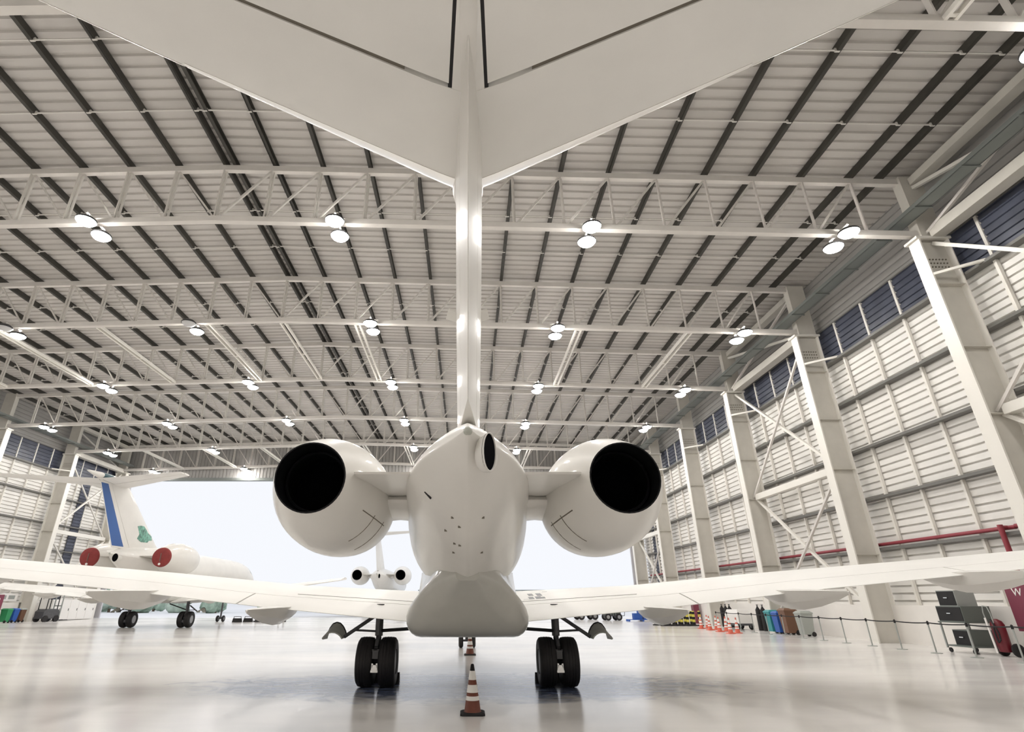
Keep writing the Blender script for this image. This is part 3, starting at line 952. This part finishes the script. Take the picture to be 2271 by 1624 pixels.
            for yy in (gy - .25, gy + .2):
                near_ = yy < gy
                B_ = [(x, .945 + (z - .945) * .42) for x, z in A] if near_ else A
                outer_ = [V(s * x, yy, z) for x, z in B_]; inner = [V(s * (x + (2.92 - x) * .1), yy, z - .022) for x, z in B_]
                R.append(outer_ + inner[::-1])
            mb.loft(R); gd = fix_normals(mb.build('gear_door', M['gearlight'], t, smooth=True, angle=40))
            mb = MB(); mb.tube((s * 2.70, gy - .06, .96), (s * 2.08, gy, 1.36), .04, n=10); mb.build('door_strut', M['gear'], gd)
            mb = MB()
            for k in range(len(A) - 1):
                mb.tube((s * A[k][0], gy + .2, A[k][1]), (s * A[k + 1][0], gy + .2, A[k + 1][1]), .02, n=6)
            mb.build('door_edge', M['black'], gd)
    # ---- nose gear
    mb = MB(); ny = 23.7
    mb.tube((0, ny, 1.9 + dz * .8), (0, ny, nose_r), .07, n=12); mb.tube((-.22, ny, nose_r), (.22, ny, nose_r), .04, n=10)
    ng = mb.build('nose_gear', M['gear'], t, smooth=True)
    for q in (-1, 1):
        mb = MB(); mb.lathe([(-.08, .12), (-.09, nose_r * .8), (-.05, nose_r), (.05, nose_r), (.09, nose_r * .8), (.08, .12)], (q * .24, ny, nose_r), (1, 0, 0), n=28, closed=True)
        fix_normals(mb.build('tire', M['tire'], ng, smooth=True, angle=50))
        mb = MB(); mb.lathe([(-.06, .13), (.06, .13)], (q * .24, ny, nose_r), (1, 0, 0), n=20); mb.build('wheel_hub', M['hub'], ng)
    # ---- cabin windows and windscreen
    for s in (-1, 1):
        for k in range(7 if detail else 0):
            y = 14.5 + 1.3 * k
            mb = MB(); R = []
            for xx in (1.2, 1.245):
                R.append([V(s * xx, y + .19 * math.cos(2 * PI * i / 16), 3.35 + dz + .26 * math.sin(2 * PI * i / 16)) for i in range(16)])
            mb.loft(R); mb.build('cabin_window', M['glass'], t)
    mb = MB(); R = []
    for y in (26.35, 26.8, 27.2):
        _, zc, hw, zt, zb = smooth_tab(FUS, y)
        R.append([V(hw * math.cos(a) * 1.004, y, zc + (zt - zc) * math.sin(a) * 1.006 + dz) for a in [PI * (.14 + .72 * i / 12) for i in range(13)]] + [V(hw * math.cos(a) * .95, y, zc + (zt - zc) * math.sin(a) * .95 + dz) for a in [PI * (.86 - .72 * i / 12) for i in range(13)]])
    mb.loft(R); fix_normals(mb.build('windscreen', M['glass'], t, smooth=True))
    return t

j1 = jet('business_jet', 'large white business jet seen from directly behind, tail nearest the camera')
j1.location = (.015, 0, 0)
j2 = jet('business_jet', 'white business jet at left with red engine covers and blue rudder stripe', dz=.62, wdz=.25, ex=2.22, fin_h=8.05, fin_top_le=6.7, fin_te=3.85, fin_le0=12.6, half=5.5, covers=True, stripe=True, detail=False, wr=.5, ez=.75)
j2.location = (-21.0, 27.2, 0)
j3 = jet('business_jet', 'distant white business jet with dark nozzles outside the doorway', dz=.62, wdz=.25, ex=2.33, fin_h=8.05, fin_top_le=6.7, fin_te=3.85, fin_le0=12.6, half=5.5, detail=False, wr=.5, ez=.8)
j3.location = (-9.4, 54.0, 0)

# ------------------------------------------------------------------ cones
def make_cone(m_body, h=.72, name='traffic_cone', gap=True, label='', group=None):
    t = thing(name, label, 'traffic cone', group=group)
    mb = MB(); rings = []
    for z, hw in ((0, .2), (.025, .2), (.04, .17)):
        rings.append([V(hw * a, hw * b, z) for a, b in ((-1, -.8), (-.8, -1), (.8, -1), (1, -.8), (1, .8), (.8, 1), (-.8, 1), (-1, .8))])
    mb.loft(rings); mb.build('base', M['black'] if m_body == 'orange' else M[m_body], t)
    def rad(z): return .135 - (.135 - .026) * (z - .04) / (h - .04)
    mb = MB(); mb.lathe([(.035, .15), (.05, rad(.05)), (h - .1, rad(h - .1)), (h - .1, 0.001)], (0, 0, 0), (0, 0, 1), n=24); fix_normals(mb.build('body', M[m_body], t, smooth=True, angle=40))
    for z0, z1 in ((.20, .26), (.31, .42), (.49, .62)):
        mb = MB(); mb.lathe([(z0 * h / .72, rad(z0 * h / .72) + .003), (z1 * h / .72, rad(z1 * h / .72) + .003), (z1 * h / .72, rad(z1 * h / .72) - .006), (z0 * h / .72, rad(z0 * h / .72) - .006)], (0, 0, 0), (0, 0, 1), n=24, closed=True)
        fix_normals(mb.build('band', M['white'], t, smooth=True, angle=40))['label'] = 'white band'
    mb = MB(); mb.lathe([(h - .1, rad(h - .1)), (h - .01, rad(h)), (h, rad(h) * .6), (h, .001)], (0, 0, 0), (0, 0, 1), n=20); fix_normals(mb.build('cap', M['black'] if m_body == 'orange' else M[m_body], t, smooth=True, angle=40))
    return t
c1 = make_cone('orange', label='orange and white traffic cone nearest the camera under the tail')
c1.location = (.095, 10.3, 0)
c2 = dup(c1, (.11, 20.6, 0), 'orange and white traffic cone standing behind the nose wheels')

# red and white cones stacked by the right wall
cr = make_cone('conered', .8, label='', group='red and white cones by the right wall')
spots = [(13.6, 31.2), (14.3, 31.0), (15.0, 30.6), (13.9, 32.6), (14.6, 32.5), (15.2, 32.2), (14.2, 34.0), (14.9, 34.2)]
spots = [(14.55 + .22 * k + dx, 33.2 + 1.9 * k + dy) for k in range(4) for dx, dy in ((0, 0), (.62, .5))]
for i, (x, y) in enumerate(spots):
    o = cr if i == 0 else dup(cr)
    o.location = (x, y, 0)
    row = 'inner' if i % 2 == 0 else 'outer'
    o['label'] = 'red and white cone, %s from the camera in the %s row' % (ORD[i // 2], 'left' if i % 2 == 0 else 'right')
# yellow and black bollards
def make_bollard():
    t = thing('striped_bollard', '', 'bollard', group='yellow and black bollards by the right wall')
    mb = MB(); mb.lathe([(0, .22), (.06, .22), (.08, .12), (.08, .01)], (0, 0, 0), (0, 0, 1), n=20); fix_normals(mb.build('base', M['black'], t))
    for k, z in enumerate((.08, .25, .42, .59, .76)):
        mb = MB(); mb.lathe([(z, .001), (z, .10), (z + .17, .10), (z + .17, .001)], (0, 0, 0), (0, 0, 1), n=20)
        fix_normals(mb.build('band', M['yellow' if k % 2 else 'black'], t, smooth=True, angle=40))
    mb = MB(); mb.lathe([(.93, .1), (.97, .08), (.99, .001)], (0, 0, 0), (0, 0, 1), n=16); fix_normals(mb.build('cap', M['yellow'], t))
    return t
bo = make_bollard()
bs = [(16.75 - .44 * k - dx * .2, 42.9 + dx) for k in range(7) for dx in (0, 1.1)]
for i, (x, y) in enumerate(bs):
    o = bo if i == 0 else dup(bo)
    o.location = (x, y, 0)
    o['label'] = 'yellow and black bollard, %s from the right in the row %s the camera' % (ORD[i // 2], 'nearer' if i % 2 == 0 else 'farther from')

# ------------------------------------------------------------------ barrier posts and chain on the right
def make_post():
    t = thing('barrier_post', '', 'barrier post', group='slim barrier posts along the right wall')
    mb = MB(); mb.lathe([(0, .17), (.015, .17), (.03, .05), (.03, .001)], (0, 0, 0), (0, 0, 1), n=20); fix_normals(mb.build('base', M['greyl'], t, smooth=True, angle=40))
    mb = MB(); mb.tube((0, 0, .02), (0, 0, .98), .024, n=10); mb.build('post', M['greyl'], t, smooth=True)
    mb = MB(); mb.lathe([(.9, .035), (1.0, .035), (1.03, .001)], (0, 0, 0), (0, 0, 1), n=12); fix_normals(mb.build('cap', M['black'], t))
    return t
po = make_post()
py = [18.0 + 1.62 * k for k in range(14)]
for i, y in enumerate(py):
    o = po if i == 0 else dup(po)
    o.location = (16.35, y, 0)
    o['label'] = 'slim barrier post along the right wall, %s from the near end' % ORD[i]
for i in range(-1, len(py) - 1):
    P = []
    y0 = py[i] + .036 if i >= 0 else 14.0
    y1 = py[i + 1] - .036
    for q in range(9):
        f = q / 8
        P.append(V(16.35, y0 + (y1 - y0) * f, .96 - .10 * f * (1 - f)))
    mb = MB(); mb.path(P, .022, 6)
    o = mb.build('barrier_belt', M['black'])
    tag(o, ('dark barrier belt running out of view from the nearest post') if i < 0 else ('dark barrier belt between the %s and %s posts from the near end' % (ORD[i], ORD[i + 1])), 'barrier belt', 'belts between the barrier posts')

# ------------------------------------------------------------------ trolley with cabinets, extinguisher, board
t = thing('equipment_trolley', 'grey trolley with open frame against the right wall by the extinguisher', 'trolley', (17.75, 21.25, 0))
for x in (-.5, .5):
    for y in (-.55, .55):
        mb = MB(); mb.bx(x - .025, x + .025, y - .025, y + .025, .14, .97); mb.build('leg', M['greyl'], t)
mb = MB(); mb.bx(-.52, .52, -.58, .58, .2, .24); mb.build('shelf', M['greend'], t)
mb = MB(); mb.bx(-.54, .54, -.6, .6, .96, 1.0); mb.build('tray_top', M['greend'], t)
for x in (-.45, .45):
    for y in (-.5, .5):
        mb = MB(); mb.tube((x - .02, y, .075), (x + .02, y, .075), .075, n=16); mb.build('caster', M['black'], t)
def cabinet(name, label, loc, d, m, front):
    t = thing(name, label, 'cabinet', loc)
    mb = MB(); mb.bx(-d[0] / 2, d[0] / 2, -d[1] / 2, d[1] / 2, 0, d[2]); mb.build('case', M[m], t)
    mb = MB(); mb.bx(-d[0] / 2 - .015, -d[0] / 2, -d[1] / 2 + .03, d[1] / 2 - .03, .03, d[2] - .03); mb.build('door', M[front], t)
    mb = MB(); mb.bx(-d[0] / 2 - .05, -d[0] / 2 - .02, -.08, .08, d[2] * .5, d[2] * .5 + .03); mb.build('handle', M['chrome'], t)
    return t
cabinet('metal_cabinet', 'dark grey-green cabinet sitting on top of the grey trolley', (17.75, 21.25, 1.0), (1.0, 1.1, .5), 'greend', 'black')
cabinet('metal_cabinet', 'light grey box topmost on the stack at the trolley', (17.7, 21.3, 1.5), (.7, .8, .52), 'greyl', 'black')
cabinet('metal_cabinet', 'small black box on the lower shelf of the trolley', (17.75, 21.15, .24), (.8, .7, .5), 'greend', 'black')

t = thing('wheeled_extinguisher', 'large red wheeled fire extinguisher with hose beside the trolley', 'fire extinguisher', (17.7, 20.0, 0))
mb = MB(); mb.lathe([(.12, .05), (.14, .17), (.3, .19), (.95, .19), (1.05, .15), (1.12, .05), (1.12, .001)], (0, 0, 0), (0, 0, 1), n=24); fix_normals(mb.build('tank', M['firered'], t, smooth=True))
for s in (-1, 1):
    mb = MB(); mb.lathe([(-.04, .1), (-.045, .17), (-.03, .2), (.03, .2), (.045, .17), (.04, .1)], (.12, s * .27 - .05, .2), (0, 1, 0), n=24, closed=True); mb.lathe([(-.03, .11), (.03, .11)], (.12, s * .27 - .05, .2), (0, 1, 0), n=20)
    fix_normals(mb.build('wheel', M['black'], t, smooth=True, angle=40))
mb = MB(); mb.path([V(-.2, -.12, 1.0), V(-.22, -.13, 1.3), V(-.22, -.08, 1.5), V(-.22, 0.08, 1.52), V(-.22, .13, 1.3), V(-.2, .12, 1.0)], .016, 8); mb.build('handle', M['greyl'], t)
mb = MB(); mb.path([V(-.2, -.02, 1.1), V(-.24, -.15, .95), V(-.25, -.24, .7), V(-.25, -.22, .5), V(-.25, -.12, .42), V(-.25, -.1, .6), V(-.24, -.1, .9)], .025, 8); mb.build('hose', M['black'], t)
mb = MB(); mb.path([V(-.23, .12, 1.15), V(-.26, .05, .1)], .03, 8); mb.build('lance', M['white'], t)

def text_mesh(body, size, m, name, depth=.006):
    cu = bpy.data.curves.new(name, 'FONT'); cu.body = body; cu.size = size; cu.extrude = depth; cu.align_x = 'CENTER'; cu.align_y = 'CENTER'
    ob = bpy.data.objects.new(name, cu); COL.objects.link(ob)
    dg = bpy.context.evaluated_depsgraph_get(); me = bpy.data.meshes.new_from_object(ob.evaluated_get(dg))
    bpy.data.objects.remove(ob)
    o = bpy.data.objects.new(name, me); COL.objects.link(o)
    me.materials.clear(); me.materials.append(m)
    return o
t = thing('hydrant_box', 'maroon fire hose box with white lettering on the right wall', 'hose box', (WR - .57, 19.3, 0))
mb = MB(); mb.bx(-.17, .11, -.85, .75, .75, 2.2); mb.build('case', M['maroon'], t)
mb = MB(); mb.bx(-.19, -.17, -.8, .67, .8, 2.15); dd = mb.build('door', M['maroon'], t)
tx = text_mesh('W', .34, M['white'], 'lettering'); tx.parent = t; tx.rotation_euler = (PI / 2, 0, -PI / 2); tx.location = (-.195, .3, 1.93); tx['label'] = 'white letter'

# bins
def make_bin(m, lid):
    t = thing('wheelie_bin', '', 'bin')
    mb = MB(); R = []
    for z, a in ((.08, .22), (.95, .28)): R.append([V(sx * a, sy * a, z) for sx, sy in ((-1, -1), (1, -1), (1, 1), (-1, 1))])
    mb.loft(R); mb.build('body', M[m], t)
    mb = MB(); R = []
    for z, a in ((.95, .30), (1.0, .30), (1.08, .2)): R.append([V(sx * a, sy * a, z) for sx, sy in ((-1, -1), (1, -1), (1, 1), (-1, 1))])
    mb.loft(R); mb.build('lid', M[lid], t)
    for s in (-1, 1):
        mb = MB(); mb.tube((.2, s * .2 - .03, .1), (.2, s * .2 + .03, .1), .1, n=16); mb.build('wheel', M['black'], t)
    return t
for m, lid, x, y, sc, lab in (('teal', 'teal', 17.3, 33.75, 1.1, 'teal wheelie bin by the right wall next to the blue one'), ('bluep', 'bluep', 17.3, 33.0, 1.05, 'blue wheelie bin between the teal and brown bins'),
                          ('brownp', 'brownp', 17.3, 32.1, 1.2, 'brown wheelie bin right of the blue one'), ('greyp', 'greyp', 17.4, 30.8, 1.1, 'grey wheelie bin nearest the camera on the right wall'),
                          ('greenp', 'greenp', -37.3, 48.2, 1.0, 'green wheelie bin by the left wall'), ('bluep', 'bluep', -37.3, 48.95, 1.0, 'blue wheelie bin by the left wall next to the green one'),
                          ('brownp', 'greyp', -37.3, 49.7, 1.0, 'brown wheelie bin with grey lid by the left wall')):
    b = make_bin(m, lid); b.location = (x, y, 0); b.scale = (sc, sc, sc); b['label'] = lab

# carts near the doorway on the right
def make_cart(label, loc, body_m, size, wheel_r=.22, rz=0, cat='cart', box=True):
    t = thing('ground_cart', label, cat, loc, None, rz)
    L_, W_, H_ = size
    mb = MB(); mb.bx(-L_ / 2, L_ / 2, -W_ / 2, W_ / 2, wheel_r * 1.2, wheel_r * 1.2 + .12); mb.build('chassis', M['gear'], t)
    for x in (-L_ * .36, L_ * .36):
        for y in (-W_ / 2, W_ / 2):
            mb = MB(); mb.lathe([(-.06, wheel_r * .5), (-.07, wheel_r * .9), (-.04, wheel_r), (.04, wheel_r), (.07, wheel_r * .9), (.06, wheel_r * .5)], (x, y, wheel_r), (0, 1, 0), n=24, closed=True)
            w = fix_normals(mb.build('wheel', M['tire'], t, smooth=True, angle=40))
            mb = MB(); mb.tube((x, y - .05, wheel_r), (x, y + .05, wheel_r), wheel_r * .52, n=18); mb.build('hub', M['hub'], w)
    if box:
        mb = MB(); R = []
        for z, a in ((wheel_r * 1.2 + .12, 1), (H_ * .75, 1), (H_, .8)): R.append([V(sx * L_ / 2 * a, sy * W_ / 2 * a, z) for sx, sy in ((-1, -1), (1, -1), (1, 1), (-1, 1))])
        mb.loft(R); mb.build('hood', M[body_m], t)
        mb = MB()
        for k in range(5): mb.bx(-L_ / 2 + .1 + k * L_ * .16, -L_ / 2 + .1 + k * L_ * .16 + .06, -W_ / 2 - .012, -W_ / 2, H_ * .4, H_ * .7)
        mb.build('grille', M['black'], t)
    mb = MB(); mb.path([V(L_ / 2, 0, wheel_r * 1.3), V(L_ / 2 + .5, 0, wheel_r * 1.3), V(L_ / 2 + .55, 0, .8), V(L_ / 2 + .55, .15, .8)], .025, 8); mb.build('drawbar', M['gear'], t)
    return t
make_cart('white ground power cart parked by the right wall behind the red cones', (17.3, 38.0, 0), 'white', (1.5, .9, 1.15), .2, PI / 2 + .1)
make_cart('low black wheeled cart near the doorway right of the jet', (11.2, 56.0, 0), 'gear', (1.9, 1.0, .75), .33, .25)
make_cart('dark tow cart near the doorway beside the blue crates', (13.2, 54.2, 0), 'greend', (1.4, .9, 1.0), .3, .1)
def tall_unit(label, loc, m):
    t = thing('oxygen_bottle', label, 'gas bottle', loc, 'tall dark gas bottles behind the cones')
    mb = MB(); mb.lathe([(0, .14), (1.15, .14), (1.28, .06), (1.33, .045), (1.36, .001)], (0, 0, 0), (0, 0, 1), n=18); fix_normals(mb.build('bottle', M[m], t, smooth=True, angle=50))
    mb = MB(); mb.tube((0, 0, 1.34), (0, 0, 1.44), .035, n=10); mb.box((0, 0, 1.43), (.12, .03, .03)); mb.build('valve', M['gear'], t)
    return t
for i, y in enumerate((35.9, 36.5, 40.4, 41.0, 41.6)):
    tall_unit(['tall black gas bottle beside the teal bin', 'black gas bottle second from the teal bin', 'black gas bottle behind the white power cart', 'middle black gas bottle behind the red cones', 'black gas bottle closest to the bollards'][i], (17.9, y, 0), 'black')
# blue crates on a blue pallet near the doorway
for i, (x, y, z, lab) in enumerate(((14.9, 52.1, 0.156, 'blue crate on the pallet, left end'), (15.7, 52.0, .156, 'blue crate in the middle of the pallet'), (15.3, 52.0, .637, 'blue crate stacked on the other two crates'))):
    mb = MB(); d = (.7, .6, .48)
    mb.bx(-.35, .35, -.3, .3, 0, .04)
    for xx in (-.35, .31): mb.bx(xx, xx + .04, -.3, .3, .04, .48)
    for yy in (-.3, .26): mb.bx(-.31, .31, yy, yy + .04, .04, .48)
    o = mb.build('plastic_crate', M['bluep']); o.location = (x, y, z); tag(o, lab, 'crate', 'blue crates by the doorway')
mb = MB()
for k in range(5): mb.bx(-1.2, 1.4, -.5 + k * .22, -.38 + k * .22, .12, .155)
for x in (-1.2, 0, 1.3): mb.bx(x, x + .1, -.5, .5, 0, .12)
o = mb.build('pallet', M['bluep']); o.location = (15.2, 52.0, 0); tag(o, 'low blue pallet carrying the crates near the doorway', 'pallet')
# maroon post by the bollards
t = thing('hydrant_pillar', 'maroon hydrant pillar against the right wall above the bollards', 'hydrant', (18.3, 47.5, 0))
mb = MB(); mb.bx(-.2, .2, -.3, .3, 0, 1.7); mb.build('case', M['maroon'], t)
mb = MB(); mb.bx(-.215, -.2, -.25, .25, .9, 1.6); mb.build('door', M['firered'], t)

# ------------------------------------------------------------------ left side furniture
t = thing('hydrant_box', 'maroon hose box with white mark at the left edge by the left wall', 'hose box', (-37.6, 47.1, 0))
mb = MB(); mb.bx(-.2, .2, -.5, .5, .3, 2.1); mb.build('case', M['maroon'], t)
mb = MB(); mb.bx(.2, .215, -.45, .45, .35, 2.05); mb.build('door', M['maroon'], t)
mb = MB(); mb.tube((.215, 0, 1.75), (.222, 0, 1.75), .13, n=18); mb.build('sign', M['white'], t)
t = thing('storage_cabinet', 'long white storage cabinet with plain doors by the left wall', 'cabinet', (-37.2, 55.2, 0))
mb = MB(); mb.bx(-.6, .6, -3.0, 3.0, .05, 1.75); mb.build('case', M['white'], t)
for k in range(5):
    mb = MB(); mb.bx(.6, .625, -2.95 + k * 1.19, -2.95 + k * 1.19 + 1.15, .1, 1.7); d = mb.build('door', M['white'], t)
    mb = MB(); mb.bx(.625, .65, -2.95 + k * 1.19 + 1.0, -2.95 + k * 1.19 + 1.05, .8, 1.0); mb.build('handle', M['black'], d)
t = thing('forklift', 'dark forklift with upright mast parked by the left wall', 'forklift', (-35.9, 50.9, 0), None, -.2)
mb = MB(); R = []
for z, a in ((.25, 1), (.8, 1), (1.0, .7)): R.append([V(sx * .45, sy * .75 * a, z) for sx, sy in ((-1, -1), (1, -1), (1, 1), (-1, 1))])
mb.loft(R); mb.build('body', M['gear'], t)
mb = MB()
for x in (-.4, .36): mb.bx(x, x + .06, .82, .9, .1, 2.3)
mb.bx(-.4, .42, .82, .9, 2.2, 2.3); mb.bx(-.4, .42, .82, .9, 1.2, 1.28); mb.build('mast', M['greyl'], t)
mb = MB()
for x in (-.3, .2): mb.bx(x, x + .1, .9, 1.9, .08, .13)
mb.build('fork', M['black'], t)
mb = MB()
for x in (-.42, .38):
    for y in (-.6, .45): mb.bx(x, x + .05, y, y + .05, .9, 2.1)
mb.bx(-.45, .45, -.65, .55, 2.1, 2.15); mb.build('roll_cage', M['black'], t)
for x in (-.42, .42):
    for y in (-.5, .55):
        mb = MB(); mb.tube((x - .09, y, .25), (x + .09, y, .25), .25, n=20); mb.build('wheel', M['tire'], t)
# board above the bins
t = thing('notice_board', 'white notice board on the left wall above the wheelie bins', 'board', (WL + .46, 49.3, 1.62))
mb = MB(); mb.bx(-.03, .03, -1.6, 1.6, 0, .62); mb.build('panel', M['white'], t)
mb = MB()
for k in range(3): mb.bx(.03, .04, -1.3 + k * .95, -.6 + k * .95, .15, .45)
mb.build('notice', M['greyl'], t)

for s_, nm in ((-1, 'left'), (1, 'right')):
    mb = MB(); mb.add([V(x, y, z) for x in (-.42, .42) for (y, z) in ((-.13, .0), (.13, .0), (.05, .2), (-.03, .2))], [(0, 1, 2, 3), (7, 6, 5, 4), (0, 4, 5, 1), (1, 5, 6, 2), (2, 6, 7, 3), (3, 7, 4, 0)])
    o = mb.build('rubber_chock', M['black']); o.location = (s_ * 1.95 + .015, 13.96, 0)
    tag(fix_normals(o), 'black rubber chock in front of the %s main wheels of the near jet' % nm, 'wheel chock')
# chocks and bars left of the doorway
def chock():
    t = thing('wheel_chock', '', 'wheel chock', group='dark wheel chocks out by the doorway')
    mb = MB(); mb.add([V(-.35, -.22, 0), V(-.35, .22, 0), V(.35, .22, 0), V(.35, -.22, 0), V(-.35, -.05, .3), V(-.35, .05, .3), V(.35, .05, .3), V(.35, -.05, .3)], [(3, 2, 1, 0), (4, 7, 6, 5), (0, 4, 5, 1), (3, 2, 6, 7), (0, 3, 7, 4), (1, 5, 6, 2)][0:6])
    mb.build('wedge', M['black'], t)
    mb = MB(); mb.path([V(-.3, 0, .28), V(-.3, 0, .42), V(.3, 0, .42), V(.3, 0, .28)], .025, 6); mb.build('handle', M['gear'], t)
    return t
ck = chock()
for i, x in enumerate((-19.2, -18.4, -17.3, -16.4)):
    o = ck if i == 0 else dup(ck)
    o.location = (x, 50.0 + .3 * (i % 2), 0); o['label'] = 'dark wheel chock on the floor near the doorway, %s from the left' % ORD[i]
for i, (x, h) in enumerate(((-15.9, .95), (-17.85, .8), (-15.5, 1.0))):
    t = thing('marker_post', 'short dark marker post among the wheel chocks, %s' % ['second from the right', 'leftmost', 'rightmost'][i], 'post', (x, 50.6, 0), 'dark marker posts by the doorway')
    mb = MB(); mb.bx(-.16, .16, -.16, .16, 0, .1); mb.build('base', M['black'], t)
    mb = MB(); mb.tube((0, 0, .1), (0, 0, h), .08, .05, n=12); mb.build('post', M['black'], t)

# ------------------------------------------------------------------ outside
mb = MB(); mb.bx(-400, 400, YF + 1.2, 700, -.32, -.02)
struct(mb.build('ground', M['apron']), 'pale concrete apron outside the doorway', 'apron')
def tree(x, y, h, w, m, label, seed):
    rnd = random.Random(seed)
    t = thing('tree', label, 'tree', (x, y, -.05), 'trees beyond the apron')
    mb = MB(); mb.tube((0, 0, 0), (0, 0, h * .5), .22, .12, n=8); mb.build('trunk', M['bark'], t)
    mb = MB()
    for k in range(9):
        a = rnd.uniform(0, 2 * PI); rr = rnd.uniform(0, w * .32)
        c = V(rr * math.cos(a), rr * math.sin(a), h * rnd.uniform(.2, .75)); r = w * rnd.uniform(.16, .28)
        rings = []
        for i in range(1, 8):
            th = PI * i / 8
            rings.append([c + V(r * math.sin(th) * math.cos(2 * PI * j / 12), r * math.sin(th) * math.sin(2 * PI * j / 12), -r * .85 * math.cos(th)) * 1 + V(rnd.uniform(-1, 1), rnd.uniform(-1, 1), rnd.uniform(-1, 1)) * r * .12 for j in range(12)])
        mb.loft(rings)
    mb.build('crown', m, t, smooth=True, angle=180)
    return t
for i in range(15):
    x = -78 + i * 3.9 + random.uniform(-1, 1); y = 92 + random.uniform(-8, 8)
    h = random.uniform(2.6, 3.6)
    tree(x, y, h, h * 1.5, M['leaf'] if i % 3 else M['leaf2'], 'green tree beyond the apron, %s from the left' % ORD[i], i)
t = thing('terminal_building', 'low pale building at the far edge of the apron', 'building', (22, 230, 0))
mb = MB(); mb.bx(-40, 40, 0, 12, 0, 5); mb.build('walls', M['building'], t)
mb = MB(); mb.bx(-41, 41, -1, 13, 5, 5.4); mb.build('roof', M['greyl'], t)

# ------------------------------------------------------------------ world and view
w = bpy.data.worlds.new('sky'); scene.world = w; w.use_nodes = True
bg = w.node_tree.nodes['Background']
bg.inputs['Color'].default_value = (0.885, 0.905, 0.95, 1)
bg.inputs['Strength'].default_value = 1.0
vs = scene.view_settings
scene.display_settings.display_device = 'sRGB'
vs.view_transform = 'Standard'; vs.look = 'None'; vs.gamma = 1.0; vs.exposure = 0.07; vs.use_curve_mapping = False
cy = scene.cycles
cy.max_bounces = 10; cy.diffuse_bounces = 5; cy.glossy_bounces = 4
cy.sample_clamp_indirect = 6.0
cy.use_denoising = True
